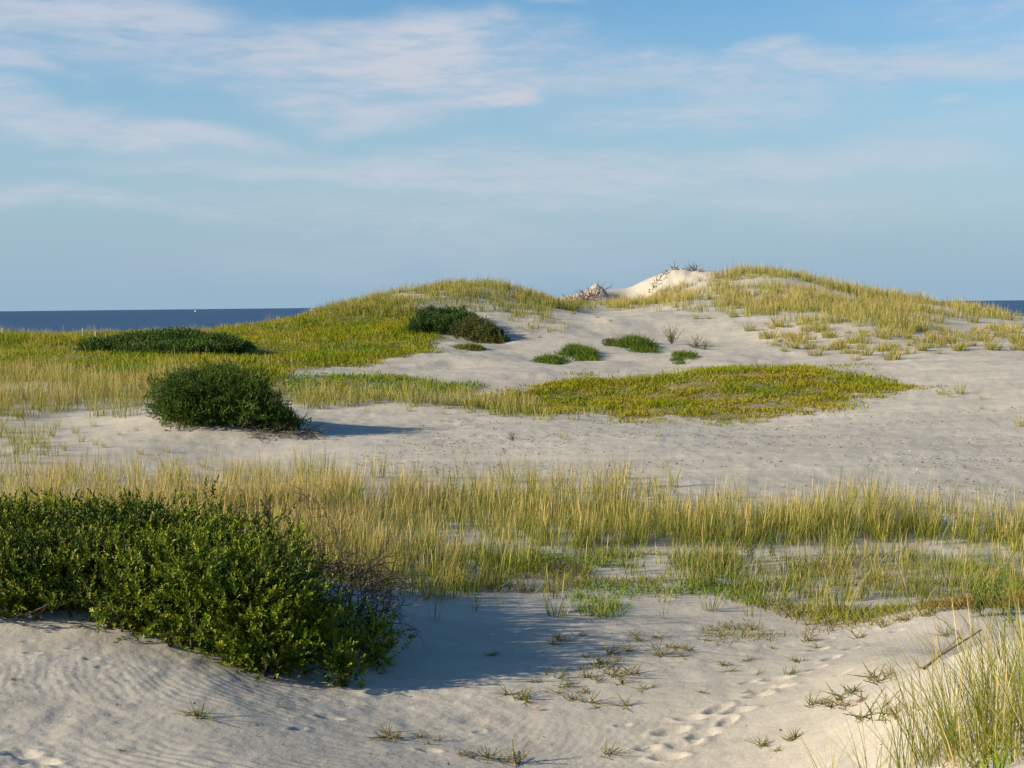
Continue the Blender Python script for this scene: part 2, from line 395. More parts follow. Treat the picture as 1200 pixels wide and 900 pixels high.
def around(cent, cnt, rad_):
    """cnt[i] points round each centre"""
    idx = np.repeat(np.arange(len(cent)), cnt); n = len(idx)
    r = np.repeat(rad_, cnt) * np.sqrt(rng.random(n)); a = rng.uniform(0, 2 * PI, n)
    x = cent[idx, 0] + r * np.cos(a); y = cent[idx, 1] + r * np.sin(a)
    return np.stack([x, y, hgt(x, y, fine=False)], 1), idx, a, r
def field(cents, cnt, rad_, hmean, hvar, width, mixf, culmf=.2, S=3, lean0=.18, wind=(.0, .0), ctan=TAN, cgreen=GREEN, bend0=.25, tipmix=.55):
    """clumps of blades. mixf(idx array)->tan share per clump"""
    pos, idx, a, r = around(cents, cnt, rad_)
    n = len(pos)
    ch = np.clip(rng.normal(1, hvar, len(cents)), .5, 1.6)[idx]
    culm = rng.random(n) < culmf
    h = hmean[idx] * ch * rng.uniform(.55, 1.05, n); h = np.where(culm, h * 1.18, h)
    tan = mixf[idx]; pick = rng.random(n) < tan
    jit = rng.uniform(.72, 1.3, (n, 1))
    mixg = rng.random((n, 1))
    gr = cgreen * (1 - mixg) + OLIVE * mixg
    cb = np.where((pick | culm)[:, None], (ctan * .22 + gr * .78), gr * .9) * jit
    ct = np.where((pick | culm)[:, None], ctan, gr * (1 - tipmix * tan[:, None]) + ctan * tipmix * tan[:, None]) * jit
    lean = lean0 * rng.random(n) + np.clip(r / np.maximum(np.repeat(rad_, cnt), .01), 0, 1) * .14
    lean = np.where(culm, lean * .45, lean)
    bend = bend0 * rng.random(n) ** 1.5; bend = np.where(culm, bend * .3, bend)
    la = a + rng.normal(0, .6, n)
    lx = np.cos(la) * 1 + wind[0] * 1.0; ly = np.sin(la) + wind[1]; la = np.arctan2(ly, lx)
    return blades(pos, h, np.full(n, width) * rng.uniform(.7, 1.25, n), lean, la, bend, cb, ct, S, culm, zexp=1.9)

def grass(name, label, parts, group=None):
    V, Fc, C = join(parts); o = mk_mesh(name, V, Fc, M_GRASS, C, smooth=False)
    tag(o, label, 'grass', group, 'stuff'); print(name, len(Fc)); return o

def rnd_f(n, m, s): return np.clip(rng.normal(m, s, n), 0, 1)
def patchy(c, s, k=1.2, lo=-.15, hi=.3):
    return sstep(lo, hi, fbm(c[:, 0] * k, c[:, 1] * k, 3, s))

# foreground band
B1 = [(-200,596),(200,588),(400,584),(560,590),(700,600),(850,606),(1000,610),(1400,626),(1400,692),(1150,684),(1000,664),(850,652),(720,640),(650,648),(600,680),(540,700),(470,704),(400,680),(300,650),(-200,650)]
c = scatter(B1, 13.5, 23.5, 27, 16, 5, .8, 31)
px, py = proj(*c.T)
tanl = np.clip(.9 - sstep(250, 620, px) * .55 - sstep(600, 690, py) * .35, .1, 1)
hm = .45 + .12 * (1 - sstep(590, 660, py)) + .0 * px - .15 * sstep(560, 700, px) * sstep(620, 660, py)
hm = hm * (.82 + .18 * sstep(250, 480, px)) * (.75 + .45 * patchy(c, 33, .9)); kk = (patchy(c, 34, 1.0, -.55, -.18) * (1 - .2 * sstep(635, 660, py)) > rng.random(len(c))) | (px < 450) | ((py < 628 + .02 * (px - 600)) & (rng.random(len(c)) < .8)); c = c[kk]; hm = hm[kk]; tanl = tanl[kk]
p1 = field(c, rng.integers(16, 40, len(c)), rng.uniform(.08, .24, len(c)), hm, .2, .0066, tanl, .2, 4, wind=(.5, 0), tipmix=.8, bend0=.4)
B2 = [(430,672),(560,655),(640,644),(720,640),(850,648),(1000,655),(1200,668),(1400,676),(1400,722),(1200,722),(1100,722),(1000,722),(900,716),(830,690),(760,668),(690,672),(600,690),(520,700),(450,700)]
c = scatter(B2, 13, 19, 22.0, 20, 8, 1.2, 37); c = c[patchy(c, 40, 1.1, -.38, .06) > rng.random(len(c))]
px, py = proj(*c.T)
p2 = field(c, rng.integers(8, 30, len(c)), rng.uniform(.05, .2, len(c)), np.full(len(c), .42) * (.6 + .6 * rng.random(len(c))), .2, .0072, rnd_f(len(c), .32, .12), .06, 4, wind=(.5, 0), cgreen=(BLUEG + GREEN) / 2, bend0=.5)
B3 = [(380,560),(470,552),(700,562),(1000,585),(1300,608),(1300,625),(900,604),(600,590),(380,584)]
c = scatter(B3, 17, 24.5, 5, 16, 5, .8, 44); c = c[patchy(c, 42, .9, -.1, .2) > rng.random(len(c))]
p3 = field(c, rng.integers(10, 26, len(c)), rng.uniform(.06, .16, len(c)), np.full(len(c), .5), .2, .0085, rnd_f(len(c), .6, .2), .15, 3)
c = scatter([(-200,560),(380,552),(420,590),(-200,600)], 17, 24.5, 6, 16, 5, .8, 45)
p4 = field(c, rng.integers(14, 34, len(c)), rng.uniform(.08, .2, len(c)), np.full(len(c), .42), .2, .0075, rnd_f(len(c), .75, .1), .25, 3)
grass('beach_grass', 'long tawny and green beach grass band crossing the foreground hollow', [p1, p2, p3, p4])

# low creeping weeds beneath and before the band
def carpet(poly, d0, d1, per, hm, width, cols, wts, seed, patch=None, wx=16, wy=5, ns=.8, lean0=.9, S=1, hum=0, hk=.6):
    p = scatter(poly, d0, d1, per, wx, wy, ns, seed)
    if patch: p = p[patchy(p, *patch) > rng.random(len(p))]
    n = len(p); cols = np.array(cols)
    nz = fbm(p[:, 0] * .8, p[:, 1] * .8, 3, seed + 1) * 1.1 + .5 + rng.normal(0, .09, n)
    pos = np.clip(nz, 0, .999) * (len(cols) - 1); i = pos.astype(int); f = (pos - i)[:, None]
    c = (cols[i] * (1 - f) + cols[np.minimum(i + 1, len(cols) - 1)] * f) * rng.uniform(.8, 1.2, (n, 1))
    h = hm * rng.uniform(.5, 1.2, n) * (1 + hum * 2 * fbm(p[:, 0] * hk, p[:, 1] * hk, 3, seed + 2))
    h = np.maximum(h, hm * .25)
    return blades(p, h, width * rng.uniform(.7, 1.4, n), lean0 * rng.random(n), rng.uniform(0, 2 * PI, n), .5 * rng.random(n), c * .8, c * 1.08, S)
w1 = carpet([(560,655),(700,645),(850,650),(1000,660),(1350,680),(1350,725),(1150,728),(950,734),(820,700),(700,700),(560,690)], 12.5, 18, 1100, .11, .014,
            [RUST, YELL, YELL, OLIVE, GREEN, GREEN], None, 51, (52, 1.7, -.2, .2), lean0=1.2)
w2 = carpet([(820,735),(870,728),(910,738),(910,755),(860,760),(830,752)], 11, 14, 1500, .06, .014, [RUST, YELL, OLIVE, RUST], None, 53, (54, 2, -.3, .3), 8, 3, lean0=1.3)
w3 = carpet([(660,700),(690,690),(745,700),(735,722),(690,728)], 12, 15, 1300, .09, .014, [YELL, OLIVE, GREEN, GREEN], None, 55, (56, 2, -.35, .2), 8, 3, lean0=1.1)
w4 = carpet([(830,752),(960,735),(1080,700),(1150,700),(1090,735),(960,745)], 11.5, 15.5, 500, .06, .014, [RUST, YELL, OLIVE], None, 57, (58, 1.2, .0, .3), 8, 3, lean0=1.3)
w7 = carpet([(1000,712),(1080,706),(1220,706),(1220,745),(1150,738),(1060,742),(1000,735)], 9.4, 14.5, 260, .08, .013, [RUST, YELL, OLIVE, GREEN], None, 64, (66, 2.2, -.05, .3), 20, 6, lean0=1.2)
V, Fc, C = join([w1, w2, w3, w4, w7])
o = mk_mesh('creeping_ground_cover', V, Fc, M_WEED, C); tag(o, 'low olive and rust weeds creeping on sand at the foot of the grass band', 'ground cover', None, 'stuff')

# left middle grass
c = scatter([(-200,470),(100,462),(180,468),(170,480),(100,488),(-200,505)], 29, 38.5, 7, 16, 6, .5, 61)
px, py = proj(*c.T)
q1 = field(c, rng.integers(14, 34, len(c)), rng.uniform(.1, .3, len(c)), np.full(len(c), .50), .2, .0105, rnd_f(len(c), .5, .15), .3, 3, tipmix=.8)
c = scatter([(-200,505),(60,500),(60,540),(-200,570)], 22, 32, 3.6, 16, 6, .5, 63)
q2 = field(c, rng.integers(10, 26, len(c)), rng.uniform(.08, .2, len(c)), np.full(len(c), .38), .15, .009, rnd_f(len(c), .4, .15), .15, 3)
grass('beach_grass', 'tan and green beach grass at the left, before the small domed shrub', [q1, q2])

# strip in front of the patch
c = scatter([(340,462),(480,462),(570,470),(650,484),(650,490),(560,484),(500,480),(340,476)], 33, 44, 9, 12, 3, .5, 65)
q3 = field(c, rng.integers(12, 26, len(c)), rng.uniform(.1, .3, len(c)), np.full(len(c), .44), .2, .012, rnd_f(len(c), .55, .15), .2, 3)
c = scatter([(560,480),(700,488),(800,494),(700,494),(560,488)], 33, 40, 2, 12, 3, .5, 66)
q3b = field(c, rng.integers(8, 18, len(c)), rng.uniform(.06, .15, len(c)), np.full(len(c), .32), .2, .016, rnd_f(len(c), .5, .15), .1, 3)
grass('beach_grass', 'narrow strip of tan grass between two bare sand flats', [q3, q3b])

# ground covers
OL2 = np.array([.29, .27, .012]); LG = np.array([.20, .25, .010]); GD = np.array([.37, .29, .025])
m1 = carpet(Q_MEADOW, 36, 86, 150,   .20, .034, [GD, OL2, LG, OL2, LG, GREEN], None, 71, (72, .4, -.75, -.3), 14, 4, .4, .7, 2, .5, .25)
m2 = carpet(Q_STRIP, 34, 52, 200, .16, .028, [OL2, LG, GREEN], None, 73, (74, .5, -.6, -.2), 12, 3, .5, .8, 2, .4)
V, Fc, C = join([m1, m2]); o = mk_mesh('meadow_ground_cover', V, Fc, M_GRASS, C); tag(o, 'olive green meadow of low plants covering the left dune slope', 'ground cover', None, 'stuff')
m3 = carpet(Q_PATCH, 34, 48, 460, .10, .030, [GD*.9, OL2, GD, OL2, OL2, LG], None, 75, (76, 1.1, -.95, -.35), 34, 7, .5, .9, 2, .6, 1.3)
m3b = carpet([(880,478),(960,466),(1040,452),(1100,458),(1095,468),(1030,474),(1000,486),(930,496),(860,500),(760,498),(780,486)], 33, 46, 200, .09, .026, [GD, OL2, LG], None, 79, (84, .9, .0, .3), 16, 4, .6, .9, 1)
rim = [(620,456),(660,449),(760,443),(850,432),(940,431),(1000,438),(1050,452),(1070,462),(1040,464),(990,448),(940,440),(860,441),(800,450),(700,454),(640,462)]
m4 = carpet(rim, 37, 48, 200, .16, .030, [OL2, LG, OL2], None, 77, (78, .6, -.15, .25), 10, 2.5, .5, .8, 2, .5)
V, Fc, C = join([m3, m3b, m4]); o = mk_mesh('mat_ground_cover', V, Fc, M_GRASS, C); tag(o, 'flat mustard green plant mat spread on a low sand rise in the middle distance', 'ground cover', None, 'stuff')

# tan grass standing in the meadow
c = scatter([(-200,372),(250,370),(340,358),(420,345),(430,362),(340,384),(250,394),(-200,398)], 50, 80, 2.4, 12, 3, .3, 80)
r1 = field(c, rng.integers(8, 18, len(c)), rng.uniform(.1, .35, len(c)), np.full(len(c), .27), .25, .018, rnd_f(len(c), .6, .15), .3, 3)
c = scatter([(-200,436),(240,444),(240,470),(-200,478)], 34, 44, 5, 12, 4, .4, 81)
r2 = field(c, rng.integers(10, 26, len(c)), rng.uniform(.1, .35, len(c)), np.full(len(c), .6), .25, .013, rnd_f(len(c), .7, .15), .3, 3)
c = scatter(Q_MEADOW, 38, 76, .8, 12, 3, .3, 82); c = c[patchy(c, 83, .18, -.02, .3) > rng.random(len(c))]
r3 = field(c, rng.integers(8, 18, len(c)), rng.uniform(.1, .4, len(c)), np.full(len(c), .4), .25, .017, rnd_f(len(c), .6, .15), .25, 3)
grass('beach_grass', 'dry tan grass rising out of the olive meadow at far left', [r1, r2, r3])

# left dune top
c = scatter([(360,376),(400,358),(440,346),(500,334),(560,326),(640,342),(690,356),(690,364),(650,366),(630,378),(600,374),(560,366),(500,358),(470,372),(430,374)], 60, 90, 7.5, 12, 3, .35, 85)
c = c[patchy(c, 86, .5, -.6, -.15) > rng.random(len(c))]
s1 = field(c, rng.integers(8, 20, len(c)), rng.uniform(.12, .4, len(c)), np.full(len(c), .5), .2, .019, rnd_f(len(c), .45, .2), .2, 3, ctan=TAN * .8)
c = scatter([(600,364),(640,374),(680,390),(640,392),(600,385)], 58, 82, 2.4, 10, 3, .4, 87)
s2 = field(c, rng.integers(6, 14, len(c)), rng.uniform(.12, .35, len(c)), np.full(len(c), .32), .2, .018, rnd_f(len(c), .5, .2), .1, 3)
grass('dune_crest_grass', 'tawny green grass over the top of the left dune', [s1, s2])

# right dune
D1 = [(690,360),(740,352),(800,340),(850,318),(920,318),(1000,334),(1060,343),(1130,350),(1300,362),(1300,372),(1200,370),(1130,374),(1090,381),(1030,387),(960,384),(900,372),(860,370),(820,362),(760,360)]
c = scatter(D1, 52, 100, 7.0, 14, 4, .3, 90)
px, py = proj(*c.T)
den = patchy(c, 91, .42, -.30, .10) * (1 - .45 * sstep(1080, 1180, px)) * (1 - .3 * (sstep(880, 820, px)))
c = c[den > rng.random(len(c))]
px, py = proj(*c.T)
t1 = field(c, rng.integers(10, 26, len(c)), rng.uniform(.12, .42, len(c)), .58 * rng.uniform(.6, 1.2, len(c)), .2, .019, rnd_f(len(c), .62, .2) , .25, 3, ctan=TAN * .95)
c = scatter([(700,358),(790,345),(830,345),(800,356),(720,362)], 70, 97, 5, 10, 3, .4, 93)
t2 = field(c, rng.integers(10, 22, len(c)), rng.uniform(.12, .42, len(c)), np.full(len(c), .5), .15, .020, rnd_f(len(c), .85, .1), .25, 3)
grass('dune_crest_grass', 'clumped tan and green grass over the top of the right dune', [t1, t2])
print('grass', time.time() - T0)

# ------------------------------------------------------------------ shoots with leaves
def leaves(base, dirv, L, nl, ll, lw, cols, tipcol, r=rng, spread=.8):
    """nl leaves spiralling up every shoot; six-point folded leaves -> quads"""
    n = len(base)
    t = np.linspace(.12, 1, nl)[None, :]
    d = dirv / np.linalg.norm(dirv, axis=1, keepdims=True)
    ref = np.where(np.abs(d[:, 2:3]) > .9, [[1, 0, 0]], [[0, 0, 1]])
    u = np.cross(d, ref); u /= np.linalg.norm(u, axis=1, keepdims=True); w = np.cross(d, u)
    phi = r.uniform(0, 2 * PI, n)[:, None] + np.arange(nl)[None, :] * 2.4 + r.normal(0, .25, (n, nl))
    el = spread * (1.15 - .75 * t) + r.normal(0, .15, (n, nl))     # angle away from the shoot
    rad_ = np.cos(phi)[..., None] * u[:, None] + np.sin(phi)[..., None] * w[:, None]
    ld = np.cos(el)[..., None] * d[:, None] + np.sin(el)[..., None] * rad_
    pos = base[:, None] + d[:, None] * (t * L[:, None])[..., None]
    side = np.cross(ld, d[:, None] + .01); side /= np.maximum(np.linalg.norm(side, axis=-1, keepdims=True), 1e-6)
    nrm = np.cross(side, ld)
    sz = (ll[:, None] * (1.05 - .35 * t) * r.uniform(.7, 1.2, (n, nl)))[..., None]; sw = sz * (lw / 1.0)
    tw = r.normal(0, .35, (n, nl))[..., None]
    side = side * np.cos(tw) + nrm * np.sin(tw)
    A0 = pos; T1 = pos + ld * sz - nrm * sz * .10
    M = pos + ld * sz * .55
    l1 = M + side * sw * .5 + nrm * sz * .07; l2 = M - side * sw * .5 + nrm * sz * .07
    a1 = pos + ld * sz * .2 + side * sw * .28; a2 = pos + ld * sz * .2 - side * sw * .28
    V = np.stack([A0, a1, l1, T1, l2, a2], 2).reshape(-1, 3)
    b = (np.arange(n * nl) * 6)[:, None]
    Fc = np.concatenate([b + [[0, 1, 2, 3]], b + [[0, 3, 4, 5]]], 0)
    tt = (t ** 2)[..., None]
    c = cols[:, None] * (1 - tt) + tipcol[:, None] * tt
    c = c * r.uniform(.75, 1.25, (n, nl, 1))
    C = np.repeat(c[:, :, None], 6, 2).reshape(-1, 3)
    return V, Fc, C
def tube(pts, r0, r1, k=5):
    pts = np.asarray(pts, float); n = len(pts)
    tan_ = np.gradient(pts, axis=0); V = []
    for i in range(n):
        d = tan_[i] / (np.linalg.norm(tan_[i]) + 1e-9); ref = np.array([0, 0, 1.]) if abs(d[2]) < .9 else np.array([1., 0, 0])
        u = np.cross(d, ref); u /= np.linalg.norm(u); w = np.cross(d, u); rr = r0 + (r1 - r0) * i / (n - 1)
        for j in range(k):
            a = 2 * PI * j / k; V.append(pts[i] + rr * (math.cos(a) * u + math.sin(a) * w))
    Fc = [(i*k+j, i*k+(j+1) % k, (i+1)*k+(j+1) % k, (i+1)*k+j) for i in range(n-1) for j in range(k)]
    V = np.array(V); return V, np.array(Fc), None
def twig(p, d, L, r0, depth=2, gnarl=.35, up=.0, n=6):
    """a crooked branching twig -> list of tubes"""
    out = []; pts = [np.array(p, float)]; d = np.array(d, float); d /= np.linalg.norm(d)
    for i in range(n):
        d = d + np.random.default_rng(int(rng.integers(1e9))).normal(0, gnarl, 3) * .6 + np.array([0, 0, up]); d /= np.linalg.norm(d)
        pts.append(pts[-1] + d * L / n)
    out.append(tube(pts, r0, r0 * .4, 4 if depth < 2 else 5))
    if depth > 0:
        for j in range(2 + (depth > 1)):
            i = random.randint(1, n - 1); dd = d + rng.normal(0, .75, 3)
            out += twig(pts[i], dd, L * random.uniform(.4, .65), r0 * .55, depth - 1, gnarl, up, max(3, n - 2))
    return out
def tubes_join(ts, col):
    parts = []
    for V, Fc, _ in ts:
        parts.append((V, Fc, np.tile(np.array(col) * random.uniform(.7, 1.3), (len(V), 1))))
    return join(parts)

def gz0(x, y): return float(hgt(np.array([x]), np.array([y]))[0])
def shrub(name, loc, label, ells, n_out, L, nl, ll, lw, c1, c2, tipc, tipshare=.3, twigcol=(.09, .065, .045), ntw=60, deadzone=None, up=.5, n_in=.5, noise=.22, nk=2.2, group=None, dead_label=None, gmin=-.02):
    """ells: list of (centre xyz, radii xyz) world; shoots grow through the outer shell"""
    loc = np.array(loc)
    root = empty(name, loc, label, 'shrub', group)
    E = [(np.array(c, float), np.array(r, float)) for c, r in ells]
    area = np.array([r[0] * r[1] + r[2] * (r[0] + r[1]) for _, r in E]); pr = area / area.sum()
    tot = int(n_out * 2.3); k = rng.choice(len(E), tot, p=pr)
    v = rng.normal(0, 1, (tot, 3)); v /= np.linalg.norm(v, axis=1, keepdims=True); v[:, 2] = np.abs(v[:, 2]) * np.where(rng.random(tot) < .74, 1, -.9)
    cc = np.array([e[0] for e in E])[k]; rr = np.array([e[1] for e in E])[k]
    inner = rng.random(tot) < n_in
    sh = np.where(inner, rng.uniform(.45, .9, tot), rng.uniform(.86, 1.03, tot))
    bump = 1 + noise * 2 * fbm(v[:, 0] * nk + cc[:, 0], v[:, 1] * nk + v[:, 2] * nk, 3, 91)
    p = cc + v * rr * (sh * bump)[:, None]
    nrm = v / rr; nrm /= np.linalg.norm(nrm, axis=1, keepdims=True)
    keep = p[:, 2] > hgt(p[:, 0], p[:, 1], fine=False) + gmin
    for i, (c_, r_) in enumerate(E):
        q = (((p - c_) / r_) ** 2).sum(1); keep &= ~((q < .32) & (k != i))
    dz = np.zeros(tot, bool)
    if deadzone is not None:
        dzv = deadzone(p); dz = rng.random(tot) < dzv; keep &= ~dz
    idx = np.nonzero(keep)[0][:int(n_out * 1.6)]
    p = p[idx]; nrm = nrm[idx]; n = len(p)
    d = nrm * .8 + np.array([0, 0, up * .7]) + rng.normal(0, .42, (n, 3))
    m = sstep(-.3, .3, fbm(p[:, 0] * 2.2, p[:, 1] * 2.2 + p[:, 2] * 2.2, 3, 95) + rng.normal(0, .2, n))[:, None]
    col = np.array(c1) * (1 - m) + np.array(c2) * m
    tp = np.where(rng.random((n, 1)) < tipshare, np.array(tipc), col * 1.25)
    LL = L * rng.uniform(.6, 1.25, n)
    V, Fc, C = leaves(p - d / np.linalg.norm(d, axis=1, keepdims=True) * LL[:, None] * .6, d, LL, nl, np.full(n, ll), lw, col, tp)
    mk_mesh('foliage', V - loc, Fc, M_LEAF, C, parent=root)
    # branches from the foot up into the shell
    ts = []
    for i in rng.choice(n, min(ntw, n), replace=False):
        j = int(np.argmin([np.linalg.norm(p[i] - c_) for c_, _ in E])); c_, r_ = E[j]
        bx, by = c_[0] + rng.normal(0, .25) * r_[0], c_[1] + rng.normal(0, .25) * r_[1]
        b0 = np.array([bx, by, float(hgt(np.array([bx]), np.array([by]), fine=False)[0]) - .03]); e = p[i]
        mid = (b0 + e) / 2 + rng.normal(0, .06, 3); mid[2] = max(mid[2], b0[2] + .3 * (e[2] - b0[2]))
        tt = np.linspace(0, 1, 6)[:, None]
        pts = (1 - tt) ** 2 * b0 + 2 * tt * (1 - tt) * mid + tt ** 2 * e + rng.normal(0, .012, (6, 3)) * tt
        ts.append(tube(pts, .014, .004, 4))
    if ts:
        V, Fc, C = tubes_join(ts, twigcol); mk_mesh('branches', V - loc, Fc, M_TWIG, C, parent=root)
    print(name, n); return root, p

LEAF1 = (.036, .068, .005); LEAF2 = (.135, .185, .008); LTIP = (.36, .35, .03)
# big foreground shrub
def Eat(px, py, d, rx, ry, rz):
    return (P(px, py, d), (rx, ry, rz))
big = [Eat(-60,668,12.4,1.1,1.2,.50), Eat(30,668,12.3,1.0,1.2,.50), Eat(120,666,12.4,.95,1.2,.48), Eat(200,668,12.4,.9,1.2,.50), Eat(262,690,12.3,.72,1.1,.40), Eat(318,745,12.2,.55,1.0,.38),
       Eat(378,775,12.0,.48,.75,.40), Eat(300,725,11.2,.55,.6,.50), Eat(220,700,11.2,.6,.6,.42), Eat(150,690,11.4,.6,.55,.34), Eat(60,680,11.5,.65,.5,.32), Eat(-30,680,11.5,.65,.5,.32),
       Eat(310,770,10.75,.36,.28,.26), Eat(285,758,10.9,.36,.3,.26), Eat(350,745,11.1,.38,.35,.3), Eat(400,790,10.75,.15,.15,.2), Eat(215,735,10.9,.30,.2,.14), Eat(440,755,11.5,.22,.4,.26), Eat(25,708,11.15,.3,.2,.16), Eat(150,722,11.0,.25,.18,.12)]
def dead_big(p):
    px, py = proj(*p.T)
    return sstep(400, 450, px) * .6 * (py < 775) + .2 * sstep(340, 390, px) * (py < 700)
rb, pb = shrub('bayberry_shrub', (P(200,700,12.2)[0], 12.2, .5), 'large dark green leafy shrub sprawling over the sand in the left foreground', big, 8300, .18, 13, .047, .46,
      LEAF1, LEAF2, LTIP, .30, ntw=420, deadzone=dead_big, up=.55, noise=.5, nk=4)
# bare dead twigs on its right flank and crown
ts = []
for i in range(150):
    a = random.uniform(0, 1)
    b = P(random.uniform(360, 455), random.uniform(655, 770), random.uniform(11.3, 12.6)); b[2] = max(b[2], .12)
    ts += twig(b, (random.uniform(.1, 1), random.uniform(-.7, .3), random.uniform(-.1, .9)), random.uniform(.2, .42), .0045, 2, .4)
for i in range(26):
    b = P(random.uniform(250, 400), random.uniform(610, 670), random.uniform(11.9, 12.7))
    ts += twig(b, (random.uniform(-.3, .5), random.uniform(-.4, .3), 1), random.uniform(.25, .4), .0042, 2, .3)
V, Fc, C = tubes_join(ts, (.075, .055, .045)); mk_mesh('dead_twigs', V - np.array(rb.location), Fc, M_TWIG, C, parent=rb)['label'] = 'bare dark tangled dead twigs'

# middle domed shrub
mid = [Eat(226,468,31.6,.72,.9,.56), Eat(258,466,31.6,.8,.9,.56), Eat(288,474,31.4,.62,.9,.50), Eat(222,482,31.2,.6,.7,.35), Eat(255,482,31.1,.8,.6,.35), Eat(315,488,31.2,.45,.7,.34), Eat(334,497,31.0,.34,.5,.26), Eat(202,482,31.5,.36,.7,.30), Eat(240,450,31.8,.6,.6,.3)]
rm, pm_ = shrub('bayberry_shrub', (P(260,490,31.5)[0], 31.5, .5), 'dark domed shrub on a low sand mound with roots exposed at its right', mid, 5200, .20, 10, .062, .42,
      (.032, .066, .008), (.075, .125, .012), (.16, .19, .022), .25, ntw=160, up=.5, noise=.75, nk=3.6)
ts = []
for i in range(110):
    b = P(random.uniform(285, 372), random.uniform(500, 522), random.uniform(29.9, 31.2))
    b[2] = gz0(b[0], b[1]) + random.uniform(.0, .12)
    ts += twig(b, (random.uniform(.1, 1), random.uniform(-.8, .2), random.uniform(-.5, .15)), random.uniform(.25, .7), .009, 1, .35)
V, Fc, C = tubes_join(ts, (.15, .12, .09)); mk_mesh('exposed_roots', V - np.array(rm.location), Fc, M_TWIG, C, parent=rm)['label'] = 'bare brown roots and dead branches'

# flat wide shrub
fl = [Eat(x, y, d, rx, ry, rz) for x, y, d, rx, ry, rz in [(130,408,52,1.1,1.6,.38),(165,406,52.5,1.3,2.2,.50),(205,404,53,1.4,2.4,.55),(245,406,52.5,1.2,1.8,.42),(272,407,52,.8,1.1,.26),(185,414,49.5,1.6,1.5,.35),(225,412,50,1.2,1.3,.33)]]
shrub('bayberry_shrub', (P(200,415,51)[0], 51, 1.4), 'wide low dark green shrub patch lying in the olive meadow', fl, 4200, .26, 8, .10, .5,
      (.034, .070, .010), (.065, .12, .014), (.10, .15, .02), .15, ntw=60, up=.8, noise=.1, gmin=.0)
# shrub on the left dune, with its browner right lobe
def Eg(px, d, rx, ry, rz, dz=0.0):
    x = (px - 600) / F * d; return ((x, d, float(look(np.array([x]), np.array([d]))[0]) + dz), (rx, ry, rz))
md = [Eg(488,62,.4,.9,.5), Eg(500,64,.6,1.4,.62,.1), Eg(520,63,.7,1.6,.62,.1), Eg(538,64,.6,1.6,.6,.1), Eg(552,65,.5,1.4,.5,.1), Eg(512,66.5,.6,1.4,.5,.1), Eg(535,67,.7,1.2,.5,.1)]
shrub('bayberry_shrub', (P(520,395,60)[0], 60, 1.7), 'upright dark green bush half way up the left dune', md, 2600, .26, 8, .10, .42,
      (.028, .062, .010), (.055, .10, .014), (.10, .14, .02), .2, ntw=50, up=1.3, noise=.3, nk=3)
md = [Eg(545,61.5,.6,1.3,.62,.1), Eg(553,63,.5,1.2,.6,.1), Eg(556,61,.5,1.0,.7,.1), Eg(568,60.5,.5,1.0,.7,.1), Eg(578,60.5,.45,.9,.55), Eg(588,60,.35,.7,.35), Eg(572,62.5,.4,.9,.6)]
shrub('bayberry_shrub', (P(572,402,59)[0], 59, 1.5), 'browner bush at the right end of the dune bush, above its shadow', md, 1500, .24, 8, .095, .42,
      (.04, .062, .012), (.09, .10, .02), (.18, .14, .05), .3, ntw=90, up=1.3, noise=.3, nk=3)

# low green mounds on the pale slope
def mound(px, py, w, h, label, c1=(.05, .10, .010), c2=(.13, .18, .014), n=900):
    g_ = hit(px, py); d = g_[1]; s = d / F; n = n * 2
    a_ = rng.uniform(0, 2 * PI, n); q = np.sqrt(rng.random(n)) * rng.uniform(.7, 1.12, n)
    lob = 1 + .5 * fbm(np.cos(a_) * 1.6 + px, np.sin(a_) * 1.6, 3, 7)
    x = g_[0] + q * lob * np.cos(a_) * w * .5 * s; y = d + h * .06 + q * lob * np.sin(a_) * h * .14
    hum = fbm(x * 1.3, y * .9, 3, 17)
    k = hum + .85 - q * .45 > rng.random(n) * .5; x = x[k]; y = y[k]; q = q[k]; hum = hum[k]
    z = hgt(x, y, fine=False); top = (.10 + .20 * np.clip(1 - q, 0, 1) ** .7) * (1 + hum) * (h / 12)
    m = np.clip(rng.normal(.5, .3, (len(x), 1)) + hum[:, None], 0, 1); c = (np.array(c1) * (1 - m) + np.array(c2) * m)
    V, Fc, C = blades(np.stack([x, y, z], 1), top * rng.uniform(.5, 1.3, len(x)), np.full(len(x), .028) * rng.uniform(.6, 1.3, len(x)), rng.random(len(x)) * .9, rng.uniform(0, 2 * PI, len(x)), .5 * rng.random(len(x)), c * .85, c * 1.1, 2)
    loc = np.array([g_[0], d, g_[2]])
    o = mk_mesh('creeping_plant', V - loc, Fc, M_WEED, C); o.location = loc; tag(o, label, 'plant', 'green plants matted on the pale sand slope')
mound(680, 419, 60, 16, 'rounded bright green plant mat, left of the two larger ones on pale slope', n=1300)
mound(646, 426, 44, 12, 'ragged green plant mat below and left of the rounded one', n=700)
mound(748, 409, 62, 18, 'tallest green plant mat, on the rise in the middle of the pale slope', n=1500)
mound(806, 418, 32, 11, 'small green plant mat right of the tallest, upper of two', n=500)
mound(797, 426, 20, 8, 'tiny green plant tuft just under the small mat', n=260)
mound(715, 404, 20, 8, 'brownish scrubby plant touching the left end of the tallest mat', (.06, .05, .02), (.10, .09, .03), n=300)
mound(552, 410, 40, 8, 'flat yellow green mat under the dune bushes', (.07, .10, .015), (.15, .15, .02), n=600)

print('shrubs', time.time() - T0)
